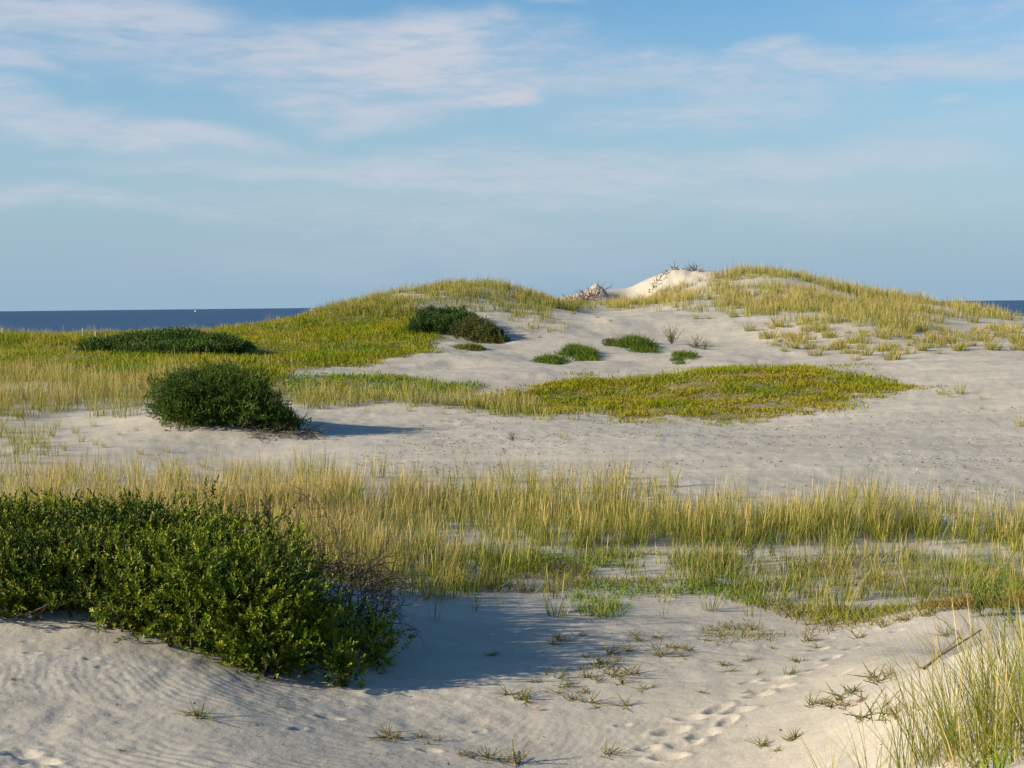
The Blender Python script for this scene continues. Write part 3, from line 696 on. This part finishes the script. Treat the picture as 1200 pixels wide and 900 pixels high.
# ------------------------------------------------------------------ individual tufts
def tuft_mesh(seed, n, h, rad_, width, tan, cg, culmf=.1, S=4, lean0=.3):
    r = np.random.default_rng(seed)
    a = r.uniform(0, 2 * PI, n); q = rad_ * np.sqrt(r.random(n))
    pos = np.stack([q * np.cos(a), q * np.sin(a), -.03 * np.ones(n)], 1)
    culm = r.random(n) < culmf; pick = (r.random(n) < tan) | culm
    mg = r.random((n, 1)); gr = cg * (1 - mg) + OLIVE * mg; j = r.uniform(.75, 1.3, (n, 1))
    cb = np.where(pick[:, None], TAN * .5 + gr * .5, gr * .85) * j; ct = np.where(pick[:, None], TAN, gr * .8 + TAN * .2) * j
    hh = h * r.uniform(.5, 1.05, n) * np.where(culm, 1.15, 1)
    return blades(pos, hh, width * r.uniform(.7, 1.2, n), np.where(culm, .1, lean0) * r.random(n) + .1 * q / rad_, a + r.normal(0, .5, n),
                  np.where(culm, .05, .35) * r.random(n), cb, ct, S, culm, rnd=r)
def mesh_only(name, VFC, mat):
    o = mk_mesh(name, *VFC[:2], mat, VFC[2]); COL.objects.unlink(o); return o.data
def place_one(name, me, loc, label, cat, group=None, rz=None, s=1):
    o = bpy.data.objects.new(name, me); COL.objects.link(o); o.location = loc
    o.rotation_euler = (0, 0, random.uniform(0, 6.28) if rz is None else rz); o.scale = (s, s, s)
    return tag(o, label, cat, group)
NEAR_T = [mesh_only('grass_tuft', tuft_mesh(100 + i, [10, 16, 26][i % 3], .34, .04 + .015 * (i % 3), .0085, .15, BLUEG, .03), M_GRASS) for i in range(6)]
MID_T = [mesh_only('grass_tuft', tuft_mesh(200 + i, 40 + 10 * (i % 3), .48, .10, .009, .45, GREEN, .12, 3), M_GRASS) for i in range(5)]
FAR_T = [mesh_only('grass_tuft', tuft_mesh(300 + i, 80 + 14 * (i % 3), .6, .26, .018, .55 - .1 * (i % 4), GREEN, .15, 3, .5), M_GRASS) for i in range(6)]
def gz(x, y): return float(hgt(np.array([x]), np.array([y]))[0])
def tufts(pts, meshes, lab, group, smin=.8, smax=1.2):
    for k, t in enumerate(pts):
        g_ = hit(t[0], t[1])
        if g_ is None: continue
        s = (t[2] if len(t) > 2 else 1) * random.uniform(smin, smax)
        l_ = t[3] if len(t) > 3 else lab
        place_one('grass_tuft', random.choice(meshes), (g_[0], g_[1], gz(g_[0], g_[1])), l_, 'grass tuft', group, s=s)
tufts([(509,727,1.25,'lone grass tuft standing in the shrub shadow, nearest its dead twigs'),(560,706,.9,'grass tuft at the top left rim of the shrub shadow'),(587,712,.8,'short thin grass sprout in the shrub shadow, beside another'),
       (652,722,1.1,'thick blue green tuft at the right rim of the shrub shadow'),(777,706,.8,'small tuft just right of the yellow tinged clump'),(555,716,.6,'tiny grass sprout low in the shrub shadow'),
       (778,725,.9,'sparse spreading tuft with a bent blade, alone on bright sand'),(645,700,.9,'leafy tuft between the grass band and the shadow tip'),(833,716,1,'tuft on sand at the left of the rusty weeds'),(640,670,1.3,'tall tuft at the ragged lower edge of the grass band'),
       (682,672,1.1,'green tuft left of the pale gap in the band'),(520,690,1.1,'tuft where the band meets the shadow'),(500,697,.8,'low tuft under the tall tan stems by the shadow'),
       (703,722,1.1,'dense tuft rising from the yellow tinged clump'),(716,716,.9,'second tuft within the yellow tinged clump'),(690,712,1,'leftmost tuft of the yellow tinged clump'),
       (888,740,.9,'green tuft in the weeds left of the rusty patch end'),(876,722,1,'upright tuft above the rusty weed patch'),(980,718,1,'tuft among scattered weeds below the grass band'),(1040,700,1,'tuft at the right below the grass band'),(960,705,1.1,'leafy tuft under the right half of the band')],
      NEAR_T, '', 'tufts between grass band and shrub shadow')
tufts([(95,518,.8),(112,522,.6),(122,524,.7),(75,528,.7),(165,533,.6),(195,530,.8),(205,545,.9),(180,540,.5),(237,548,.6),(160,505,.6),(140,510,.5),(60,512,.9),(40,520,1),(88,508,.9),(110,500,.8),(296,566,.7),(350,560,.9),(30,530,.9)],
      MID_T, 'small grass tuft casting a long shadow on sand left of the domed shrub', 'tufts on the sand left of the domed shrub', .6, .85)
tufts([(345,500,.6),(430,483,.5),(520,486,.5),(560,488,.6),(575,486,.6),(610,490,.5),(548,484,.5),(590,487,.4),(625,492,.5),(645,493,.5),(480,482,.6)],
      MID_T, 'little tuft along the sandy front edge of the narrow grass strip', 'tufts edging the narrow grass strip', .7, .9)
tufts([(1125,462,.9,'wispy grey green tuft alone on the far sand flat'),(1113,466,.5,'small tuft touching the wispy one on the far flat'),(1150,468,.4,'brownish sprig right of the wispy tuft'),(865,587,.4,'faint sprig on the sand behind the grass band'),(770,512,.4,'solitary green sprig on the mid flat'),(660,515,.45,'green sprout on the mid flat right of the brown debris'),
       (1195,500,.7,'thin tuft at the far right of the trampled flat'),(1150,480,.4,'low sprig below the wispy tuft')], MID_T, '', None)
fars = []
rr = random.Random(5)
for k in range(230):
    u = rr.uniform(895, 1210); v = rr.uniform(378, 418 - (u > 1100) * 6)
    lim = 388 + (u - 900) * .12 if u < 1000 else 400 - (u - 1000) * .02
    if v < lim - 12 or v > lim + 17: continue
    fars.append((u, v, rr.uniform(.35, .95)))
fars += [(955,417,.9),(905,405,.7),(878,388,.8),(860,372,.8),(845,360,.7),(830,374,.5),(1003,422,.8),(1046,422,1.0),(1140,378,1),(1180,375,1),(1160,368,.9),(1190,390,.8),(1100,402,.8),(815,374,.5),(1170,395,.8),(1150,400,.7),(925,398,.8),(918,412,.5)]
fars = [f for f in fars if True]
tufts(fars, FAR_T, 'scattered grass clump on the pale lower slope of the right dune', 'grass clumps on the lower slope of the right dune', .75, 1.15)
tufts([(640,372,.6),(660,380,.5),(623,385,.6),(632,396,.4),(672,368,.5),(700,372,.3),(715,377,.4),(648,388,.5)], FAR_T, 'thin grass clump on the pale saddle right of the left dune', 'clumps on the pale saddle', .6, .9)

# leafy weeds with upright stems
def leafy(seed, stems, hgt_, spread, nl, ll, lw, c, tip, mat, name, stemcol=(.24, .21, .08), flat=.2):
    r = np.random.default_rng(seed)
    a = r.uniform(0, 2 * PI, stems); base = np.zeros((stems, 3)); base[:, 0] = r.normal(0, .02, stems); base[:, 1] = r.normal(0, .02, stems)
    el = r.uniform(.15, 1, stems) * spread
    d = np.stack([np.cos(a) * np.sin(el), np.sin(a) * np.sin(el), np.cos(el) + .05], 1)
    L = hgt_ * r.uniform(.6, 1.2, stems)
    col = np.tile(np.array(c), (stems, 1)) * r.uniform(.8, 1.2, (stems, 1)); tp = np.tile(np.array(tip), (stems, 1))
    V, Fc, C = leaves(base, d, L, nl, np.full(stems, ll), lw, col, tp, r)
    parts = [(V, Fc, C)]
    for i in range(stems):
        dd = d[i] / np.linalg.norm(d[i]); Vt, Ft, _ = tube([base[i] - dd * .02, base[i] + dd * L[i] * .5, base[i] + dd * L[i]], .0035, .0015, 4)
        parts.append((Vt, Ft, np.tile(np.array(stemcol), (len(Vt), 1))))
    return mesh_only(name, join(parts), mat)
SPR = [leafy(400 + i, 7 + i, .10 + .02 * (i % 3), 1.5, 14, .016, .42, [(.21, .24, .055), (.27, .23, .065), (.19, .25, .06), (.30, .15, .06)][i % 4], (.38, .32, .10), M_WEED, 'sea_rocket_sprig') for i in range(7)]
WEEDS = [(690,722),(655,750,1.2),(650,756),(680,745),(715,768,1.2),(720,775),(735,765),(700,783,1.2),(705,778),(770,748,1.1),(790,760,1.3),(808,762,1.2),(800,770,1.1),(778,768,1.2),(826,750),
 (720,795,1.3),(728,802),(738,790,1.1),(700,800,1.2),(690,795,1.2),(710,785),(655,795,1.1),(640,790,1.2),(660,805,1.1),(650,812),(672,802,.9),(630,800,.9),(685,812,.9),
 (668,820,1),(618,824,1),(610,820,1.1),(692,824,1),(735,828,1),(755,808,.9),(765,805,.7),(575,768,1),(660,752,1.2),
 (597,815,.9),(822,812,1),(853,787,1),(850,780,.9),(872,775,1),(888,790,.8),(935,775,1),(925,790,.8),(880,738,1.1),
 (965,825,1.5),(985,818,1.6),(1000,812,1.5),(1010,822,1.4),(975,828,1.3),(1030,800,1.3),(1024,795,1.1),(1045,790,1),(950,828,1.2),(993,828,1.3),(1020,838,1.5),(1035,842,1.4),(1010,845,1.2),(1050,838,1.2),
 (895,875,1),(925,868,.9),(932,866,.8),(711,885,1),(465,866,1.2),(455,860,1),(450,866,1.1),(490,864,.8),(233,843,1.3),(228,838,1),(605,895,1.6),(590,893,1.3),(572,888,1.1),(540,884,.8),
 (553,888,.8),(500,872,.6),(510,868,.9),(300,850,.5),(15,798,.6),(140,880,.5),(330,830,.5),(690,770,.9),(745,745,1),(750,752,.9),(910,880,.7),(905,760,1),(945,752,1.1),(960,760,.8),(1005,748,1),(1035,735,1.1),(1062,728,1),(1085,722,1),(1110,745,.9),(700,830,.6)]
def region_label(a, b):
    if a < 420: return ('tiny weed sprig on the rippled sand below the large shrub', 'weed sprigs on the rippled sand')
    if a < 620 and b > 815: return ('low reddish green sprig on smooth sand near the bottom edge', 'weed sprigs on smooth sand below the shadow')
    if a < 760: return ('small fleshy sprig in the loose weed scatter right of the shrub shadow', 'weed sprigs right of the shrub shadow')
    if a < 940 and b < 830: return ('small weed sprig on sand above the line of footprints', 'weed sprigs above the footprints')
    if b > 785: return ('straggling weed sprig on sand left of the tall near grass', 'weed sprigs beside the near grass')
    return ('short weed sprig on bare sand below the right half of the grass band', 'weed sprigs below the right of the band')
for t in WEEDS:
    g_ = hit(t[0], t[1]); s = (t[2] if len(t) > 2 else 1) * random.uniform(.75, 1.15)
    lab, grp = region_label(t[0], t[1])
    o = place_one('sea_rocket_sprig', random.choice(SPR), (g_[0], g_[1], gz(g_[0], g_[1])), lab, 'weed', grp, s=s * 1.05)
    o.scale[2] *= random.uniform(.35, .8)
# upright goldenrod-like plants
UPR = [leafy(450 + i, 5, .42, .35, 16, .07, .25, (.07, .13, .02), (.14, .19, .03), M_WEED, 'goldenrod_plant') for i in range(3)]
for (a, b, s, l_) in [(1150,722,1.0,'upright leafy green weed behind the near sand bank'),(1168,716,.9,'second leafy weed right of the upright one behind the bank'),(1138,724,.7,'shorter leafy weed at the left of the bank weeds'),(1180,735,.8,'leafy weed on top of the bank at right edge'),
                      (530,590,.9,'leafy green plant at the back of the grass band'),(878,660,.9,'dark leafy plant in the lower row of the band'),(850,668,.8,'leafy plant left of the dark one in the lower row'),(905,655,.8,'leafy plant right of the dark one in the lower row'),(992,680,.8,'broad leafy plant beneath the right band'),
                      (215,585,.8,'green plant poking above the large shrub top'),(200,584,.8,'green plant left of the one above the large shrub top')]:
    g_ = hit(a, b)
    place_one('goldenrod_plant', random.choice(UPR), (g_[0], g_[1], gz(g_[0], g_[1])), l_, 'plant', s=s)
g_ = hit(787, 403)
SB = leafy(480, 26, .75, .8, 12, .10, .35, (.14, .12, .03), (.22, .17, .05), M_WEED, 'small_bush')
place_one('small_bush', SB, g_, 'thin upright yellow brown bush alone on the pale dune slope', 'bush')
SB2 = leafy(481, 18, .5, 1.3, 10, .10, .35, (.12, .09, .04), (.18, .13, .05), M_WEED, 'small_bush')
place_one('small_bush', SB2, hit(815, 408), 'sparse brown scrub right of the thin upright bush', 'bush')
place_one('small_bush', SB2, hit(826, 410), 'lower brown scrub at the far right of the pale slope plants', 'bush', s=.8)
place_one('small_bush', SB2, hit(600, 516), 'clump of dry brown plant debris lying on the mid flat', 'debris', s=.35)

# near right bank grass: large individual clumps
def big_clump(px, py, n, h, rad_, label, tan=.16, d=None, culmf=.10):
    g_ = P(px, py, d) if d else hit(px, py, 4.0)
    x, y = g_[0], g_[1]
    V, Fc, C = tuft_mesh(int(px * 7 + py), n, h, rad_, .0052, tan, GREEN, culmf, 6, .55)
    o = mk_mesh('grass_clump', V, Fc, M_GRASS, C); o.location = (x, y, gz(x, y)); tag(o, label, 'grass clump', 'tall clumps on the near sand bank')
for a in [(1105,885,110,.62,.16,'tall green and straw clump at the left foot of the near bank'),(1150,880,120,.66,.18,'dense clump in the middle of the near bank foot'),(1195,850,110,.66,.18,'dense clump at the right edge of the near bank'),
          (1075,898,50,.55,.12,'loose clump leaning over open sand at bottom right'),(1165,835,60,.6,.15,'straw coloured clump on the bank slope'),(1120,850,50,.6,.13,'thin stemmed clump left on the bank slope'),(1030,905,26,.45,.12,'sparse arching blades left of the near clumps'),
          (1215,790,80,.68,.2,'clump on the bank crest spilling in from the right'),(1180,792,26,.5,.1,'few tall straw stems on the bank crest'),(1130,815,16,.58,.08,'isolated tall straw stems by the driftwood'),(1235,880,90,.7,.2,'clump beyond the right edge with long arching blades'),(975,905,12,.3,.08,'few thin blades low at the bottom'),
          (1160,900,60,.5,.2,'short matted clump at the very bottom right')]:
    big_clump(*a)
w5 = carpet([(1090,905),(1110,870),(1150,850),(1220,820),(1220,860),(1170,905)], 5.4, 9.0, 700, .12, .010, [RUST*.8, TAN*.6, OLIVE, GREEN], None, 59, None, 8, 4, 2, .9, 2)
w6 = carpet([(1040,832),(1075,822),(1110,818),(1130,826),(1100,838),(1050,845)], 7, 10, 1200, .05, .012, [RUST, RUST, OLIVE], None, 60, (61, 2, -.3, .2), 8, 4, 2, 1.2, 1)
V, Fc, C = join([w5, w6]); o = mk_mesh('bank_ground_cover', V, Fc, M_WEED, C); tag(o, 'short rusty and green growth matted at the foot of the near bank grass', 'ground cover', None, 'stuff')

# driftwood stick
a = hit(1082, 786); b = P(1128, 752, a[1] + .15); 
pts = [a + np.array([0, 0, .0]), a * .6 + b * .4 + np.array([0, 0, .02]), b + np.array([0, 0, .0]), P(1150, 738, a[1] + .3)]
pts = [np.array(p) for p in pts]
for p in pts: p[2] = max(p[2], gz(p[0], p[1]) + .012)
ts = [tube(np.array(pts), .010, .005, 6)] + twig(pts[1], (.3, .2, .8), .22, .006, 1) + twig(pts[2], (-.5, -.1, .9), .2, .005, 1) + twig(pts[0], (-.3, -.2, .3), .15, .006, 1)
V, Fc, C = tubes_join(ts, (.16, .115, .075)); o = mk_mesh('driftwood_branch', V, Fc, M_TWIG, C); tag(o, 'weathered brown branch lying along the edge of the near sand bank', 'branch')

# bluff crown: dead twigs along the eroded edges
def scrub(pxs, label, col=(.10, .075, .06), n=40, L=.5, d0=95, name='dead_scrub'):
    ts = []
    for k in range(n):
        u = random.uniform(0, 1) * (len(pxs) - 1); i = int(u); f = u - i
        q = [pxs[i][j] * (1 - f) + pxs[min(i+1, len(pxs)-1)][j] * f for j in range(3)]
        x = (q[0] - 600) / F * q[2]; z = gz(x, q[2])
        ts += twig((x, q[2] + random.uniform(-.5, .3), z - .03), (random.uniform(-.8, .8), random.uniform(-.8, .2), random.uniform(-.1, 1)), random.uniform(.4, 1.2) * L, .022, 1, .4, n=4)
    V, Fc, C = tubes_join(ts, col); o = mk_mesh(name, V, Fc, M_TWIG, C); return tag(o, label, 'scrub')
scrub([(668,0,91),(685,0,92),(705,0,94)], 'dark tangle of dead scrub on the broken sand edge between the dunes', (.13, .085, .065), 90, .9)
scrub([(762,0,97),(775,0,97.5),(790,0,98),(805,0,98)], 'thin line of dead roots along the rim of the bare sand peak', (.11, .08, .06), 60, .3)
scrub([(808,0,97.5),(820,0,97)], 'grey twiggy scrub on the right shoulder of the bare sand peak', (.12, .10, .09), 26, .8)
scrub([(765,0,97),(800,0,98)], 'few bare upright twigs against the sky above the sand peak', (.16, .12, .09), 3, 1.0)

# shells and litter on the trampled flat
def specks(poly, d0, d1, per, size, col, name, label, seed, cat):
    p = scatter(poly, d0, d1, per, 20, 5, .8, seed)
    if cat == 'litter': p = p[sstep(-.15, .25, fbm(p[:, 0] * .25, p[:, 1] * 1.1, 3, seed)) > rng.random(len(p))]
    n = len(p); p[:, 2] = hgt(p[:, 0], p[:, 1]) + .006
    s = size * rng.uniform(.5, 1.6, n); a = rng.uniform(0, PI, n)
    u = np.stack([np.cos(a), np.sin(a), rng.normal(0, .35, n)], 1) * s[:, None]; v = np.stack([-np.sin(a), np.cos(a), rng.normal(0, .35, n)], 1) * (s * .6)[:, None]
    top = p + np.stack([np.zeros(n), np.zeros(n), s * .35], 1)
    V = np.stack([p - u, p - v, p + u, p + v, top], 1).reshape(-1, 3); b = (np.arange(n) * 5)[:, None]
    Fc = np.concatenate([b + [[0, 1, 4]], b + [[1, 2, 4]], b + [[2, 3, 4]], b + [[3, 0, 4]]])
    C = np.repeat(np.array(col) * rng.uniform(.6, 1.15, (n, 1)), 5, 0)
    o = mk_mesh(name, V, Fc, M_TWIG, C); tag(o, label, cat, None, 'stuff')
specks([(960,500),(1300,490),(1300,585),(1000,575),(900,540)], 20, 34, 6.0, .014, (.62, .60, .55), 'broken_shells', 'white broken shells strewn on the trampled flat at right', 110, 'shells')
specks([(520,490),(1300,480),(1300,590),(900,572),(400,545)], 20, 40, 26, .02, (.17, .135, .09), 'plant_litter', 'dark bits of plant litter strewn over the mid flat', 112, 'litter')
specks([(-100,760),(420,830),(700,720),(1050,720),(1050,900),(-100,900)], 7.5, 14, 10, .008, (.10, .08, .05), 'plant_litter', 'tiny dark crumbs of litter on the foreground sand', 113, 'litter')
# red leaf
g_ = hit(626, 833)
Vv = np.array([(0, 0, .004), (.02, .014, .012), (.045, 0, .02), (.02, -.014, .014)]) * 1.2
o = mk_mesh('fallen_leaf', Vv, [(0, 1, 2, 3)], M_WEED, np.tile([.45, .06, .02], (4, 1))); o.location = g_ + np.array([0, 0, .004]); tag(o, 'single bright red leaf on the foreground sand', 'leaf')

# pale posts in the far left grass and sails on the horizon
def simple_mat(name, col, rough=.7):
    m, nt, n, l = new_mat(name); out = n('ShaderNodeOutputMaterial'); b = n('ShaderNodeBsdfPrincipled'); l(b.outputs[0], out.inputs[0])
    no = n('ShaderNodeTexNoise'); no.inputs['Scale'].default_value = 6; cr = n('ShaderNodeValToRGB')
    cr.color_ramp.elements[0].color = tuple(c * .8 for c in col) + (1,); cr.color_ramp.elements[1].color = tuple(min(1, c * 1.1) for c in col) + (1,)
    l(no.outputs['Fac'], cr.inputs[0]); l(cr.outputs[0], b.inputs['Base Color']); b.inputs['Roughness'].default_value = rough; return m
M_POST = simple_mat('bleached_wood', (.40, .39, .36)); M_SAIL = simple_mat('sailcloth', (.8, .8, .78)); M_HULL = simple_mat('hull_paint', (.6, .6, .6), .4)
for (u, lab) in [(4, 'bleached post at the far left edge before the sea'), (98, 'bleached post among far grass, right of the edge post'), (113, 'shorter bleached post close to its neighbour before the sea')]:
    d = 64; x = (u - 600) / F * d; z = gz(x, d)
    V, Fc, _ = tube([(0, 0, -.1), (0, .01, .2), (.01, 0, .44 if u < 110 else .32)], .04, .035, 8)
    V = np.concatenate([V, [[.01, 0, .46 if u < 110 else .34]]]); k = 8; n0 = 16
    Fc = np.concatenate([Fc, [(n0 + j, n0 + (j + 1) % k, 24, 24) for j in range(0)]]) if False else Fc
    o = mk_mesh('wooden_post', V, Fc, M_POST); o.location = (x, d, z); tag(o, lab, 'post', 'bleached posts before the sea')
for (u, s, lab) in [(230, .38, 'tiny white sailboat on the horizon at left'), (366, .45, 'tiny white sailboat on the horizon just before the left dune')]:
    d = 2600; x = (u - 600) / F * d
    r_ = empty('sailboat', (x, d, -2.6), lab, 'sailboat', 'sailboats on the horizon'); r_.scale = (s, s, s)
    hv = [(-4,0,0),(-3.5,-1.2,.2),(3,-1.2,.2),(5,0,.4),(3,1.2,.2),(-3.5,1.2,.2),(-4.2,0,1.2),(-3.6,-1.4,1.2),(3,-1.4,1.3),(5.8,0,1.5),(3,1.4,1.3),(-3.6,1.4,1.2)]
    hf = [(i, (i+1) % 6, (i+1) % 6 + 6, i + 6) for i in range(6)] + [(6, 7, 8, 9), (6, 9, 10, 11)]
    mk_mesh('hull', hv, hf, M_HULL, parent=r_)
    V, Fc, _ = tube([(0.6, 0, 1), (0.6, 0, 6), (0.6, 0, 11.5)], .12, .06, 6); mk_mesh('mast', V, Fc, M_HULL, parent=r_)
    mk_mesh('sail', [(.4,0,2),(.4,0.02,11),(-1.5,.5,6),(-3.8,.3,2.1),(.4,.08,2),(.4,.1,11),(-1.5,.58,6),(-3.8,.38,2.1)], [(0,1,2,3),(7,6,5,4),(0,4,5,1),(2,6,7,3),(3,7,4,0),(1,5,6,2)], M_SAIL, parent=r_)
    mk_mesh('sail', [(5,0,1.8),(.9,.05,10),(1.2,.4,4),(1.3,.3,2),(5,.08,1.8),(.9,.13,10),(1.2,.48,4),(1.3,.38,2)], [(0,1,2,3),(7,6,5,4),(0,4,5,1),(2,6,7,3),(3,7,4,0),(1,5,6,2)], M_SAIL, parent=r_)

# ------------------------------------------------------------------ light and sky
SUN_EL = 21.0; SUN_AZ = (-1.0, -.28)
v = Vector((SUN_AZ[0], SUN_AZ[1], 0)).normalized() * math.cos(math.radians(SUN_EL)); v.z = math.sin(math.radians(SUN_EL))
sd = bpy.data.lights.new('sun', 'SUN'); sd.energy = 5.0; sd.angle = math.radians(.53); sd.color = (1.0, .88, .69)
so = bpy.data.objects.new('sun', sd); COL.objects.link(so); so.rotation_euler = v.to_track_quat('Z', 'Y').to_euler(); so.location = (-30, -5, 30)
w = bpy.data.worlds.new('World'); sc.world = w; w.use_nodes = True
nt = w.node_tree; nt.nodes.clear(); n = nt.nodes.new; l = nt.links.new
def val(op, a, b=None, c=None, clamp=False):
    k = n('ShaderNodeMath'); k.operation = op; k.use_clamp = clamp
    for i, q in enumerate((a, b, c)):
        if q is None: continue
        if isinstance(q, (int, float)): k.inputs[i].default_value = q
        else: l(q, k.inputs[i])
    return k.outputs[0]
sky = n('ShaderNodeTexSky'); sky.sky_type = 'NISHITA'; sky.sun_disc = False; sky.sun_elevation = math.radians(SUN_EL)
sky.sun_rotation = math.atan2(v.x, v.y) % (2 * PI); sky.air_density = 1.0; sky.dust_density = .6; sky.ozone_density = 2.2
tc = n('ShaderNodeTexCoord'); sx = n('ShaderNodeSeparateXYZ'); l(tc.outputs['Generated'], sx.inputs[0])
az = val('ARCTAN2', sx.outputs[0], sx.outputs[1]); el = val('ARCSINE', sx.outputs[2])
cmb = n('ShaderNodeCombineXYZ'); l(az, cmb.inputs[0]); l(el, cmb.inputs[1])
def noise(scale, sxy, detail=6, rough=.55, dist=0., off=0):
    mp = n('ShaderNodeMapping'); mp.inputs['Scale'].default_value = (sxy[0], sxy[1], 1); mp.inputs['Rotation'].default_value = (0, 0, math.radians(sxy[2])); mp.inputs['Location'].default_value = (off, off * .7, 0)
    l(cmb.outputs[0], mp.inputs[0]); no = n('ShaderNodeTexNoise'); no.inputs['Scale'].default_value = scale; no.inputs['Detail'].default_value = detail
    no.inputs['Roughness'].default_value = rough; no.inputs['Distortion'].default_value = dist; l(mp.outputs[0], no.inputs['Vector']); return no.outputs['Fac']
def blob(px, py, rx, ry, rot=0, edge=0.0, amp=1.0):
    a0 = math.atan((px - 600) / F); e0 = math.atan((358 - py) / F)
    mp = n('ShaderNodeMapping'); mp.vector_type = 'TEXTURE'; mp.inputs['Location'].default_value = (a0, e0, 0); mp.inputs['Rotation'].default_value = (0, 0, math.radians(rot)); mp.inputs['Scale'].default_value = (rx / F, ry / F, 1)
    wp = n('ShaderNodeVectorMath'); wp.operation = 'ADD'; l(cmb.outputs[0], wp.inputs[0]); l(WARP, wp.inputs[1]); l(wp.outputs[0], mp.inputs[0])
    ln = n('ShaderNodeVectorMath'); ln.operation = 'LENGTH'; l(mp.outputs[0], ln.inputs[0])
    mr = n('ShaderNodeMapRange'); mr.interpolation_type = 'SMOOTHSTEP'; mr.inputs[1].default_value = 1.0; mr.inputs[2].default_value = edge; mr.inputs[3].default_value = 0; mr.inputs[4].default_value = amp
    l(ln.outputs['Value'], mr.inputs[0]); return mr.outputs[0]
# domain warp so that the cloud edges are ragged
wn = n('ShaderNodeTexNoise'); wn.inputs['Scale'].default_value = 9; wn.inputs['Detail'].default_value = 5; wm = n('ShaderNodeMapping'); wm.inputs['Scale'].default_value = (1, 2.2, 1); l(cmb.outputs[0], wm.inputs[0]); l(wm.outputs[0], wn.inputs['Vector'])
w1_ = n('ShaderNodeVectorMath'); w1_.operation = 'SUBTRACT'; l(wn.outputs['Color'], w1_.inputs[0]); w1_.inputs[1].default_value = (.5, .5, .5)
w2_ = n('ShaderNodeVectorMath'); w2_.operation = 'MULTIPLY'; l(w1_.outputs[0], w2_.inputs[0]); w2_.inputs[1].default_value = (.16, .05, 0)
WARP = w2_.outputs[0]
BL = [(60,30,300,75,0,.1,.85),(300,60,300,60,-6,.1,.6),(230,20,120,26,4,0,.35),(20,92,90,22,-4,.2,.8),(520,45,190,32,-4,.1,.9),(480,80,300,64,-3,.1,.75),(585,108,100,26,4,.2,1.15),(540,70,230,60,-3,.2,.6),(430,130,170,42,-6,.1,.75),
      (60,140,240,36,-8,.1,.85),(230,160,230,24,-5,.1,.6),(330,200,330,26,-2,0,.55),(100,235,230,20,-7,.1,.6),(620,215,460,50,-3,0,.75),(420,255,360,36,-4,0,.5),(910,70,60,22,4,0,.75),(900,92,360,38,-2,0,.8),(1150,85,260,50,4,0,.6),
      (820,135,280,34,2,0,.75),(850,195,400,34,-2,0,.65),(640,10,60,14,0,0,.5),(1100,180,260,50,4,0,.45),(950,250,420,40,0,0,.35),(1110,140,50,8,0,0,.4),(1150,30,220,24,3,0,.4),(760,80,120,14,-6,0,.5),(520,300,500,50,0,0,.25),(1100,20,160,30,0,0,.35)]
s_ = None
for b_ in BL:
    o_ = blob(*b_); s_ = o_ if s_ is None else val('ADD', s_, val('MULTIPLY', o_, val('SUBTRACT', 1.15, s_, clamp=True)))
f1 = noise(7, (1, 4.5, 3), 9, .62, .6); f2 = noise(26, (1, 5.5, -4), 6, .6, .3, 3.3)
tex = val('ADD', val('MULTIPLY', f1, .66), val('MULTIPLY', f2, .40))
mrt = n('ShaderNodeMapRange'); mrt.interpolation_type = 'SMOOTHSTEP'; mrt.inputs[1].default_value = .38; mrt.inputs[2].default_value = .63; mrt.inputs[3].default_value = .38; mrt.inputs[4].default_value = 1.2; l(tex, mrt.inputs[0])
dens = val('MULTIPLY', s_, mrt.outputs[0])
# scattered high cloud elsewhere round the sky
dens = val('MULTIPLY', dens, .78, clamp=True)
# sky colour grade: a little deeper blue away from the horizon
hs = n('ShaderNodeHueSaturation'); hs.inputs['Saturation'].default_value = 1.3; hs.inputs['Value'].default_value = 1.25; l(sky.outputs[0], hs.inputs['Color'])
hz = n('ShaderNodeMapRange'); hz.interpolation_type = 'SMOOTHSTEP'; hz.inputs[1].default_value = -.02; hz.inputs[2].default_value = .24; hz.inputs[3].default_value = 1.0; hz.inputs[4].default_value = .0; l(el, hz.inputs[0])
mh = n('ShaderNodeMixRGB'); l(hz.outputs[0], mh.inputs[0]); l(hs.outputs[0], mh.inputs[1]); mh.inputs[2].default_value = (2.5, 3.75, 4.95, 1)
mix = n('ShaderNodeMixRGB'); l(dens, mix.inputs[0]); l(mh.outputs[0], mix.inputs[1])
mix.inputs[2].default_value = (4.7, 5.05, 5.75, 1)
bg = n('ShaderNodeBackground'); bg.inputs['Strength'].default_value = .073; l(mix.outputs[0], bg.inputs['Color'])
wo = n('ShaderNodeOutputWorld'); l(bg.outputs[0], wo.inputs[0])

vs = sc.view_settings; sc.display_settings.display_device = 'sRGB'; vs.view_transform = 'Standard'; vs.look = 'None'; vs.exposure = .75; vs.gamma = 1; vs.use_curve_mapping = False
sc.render.engine = 'CYCLES'
sc.cycles.max_bounces = 6; sc.cycles.transparent_max_bounces = 4; sc.cycles.diffuse_bounces = 3; sc.cycles.glossy_bounces = 2; sc.cycles.transmission_bounces = 4
sc.cycles.use_denoising = True
try: sc.cycles.denoiser = 'OPENIMAGEDENOISE'
except Exception: pass
print('done', time.time() - T0)
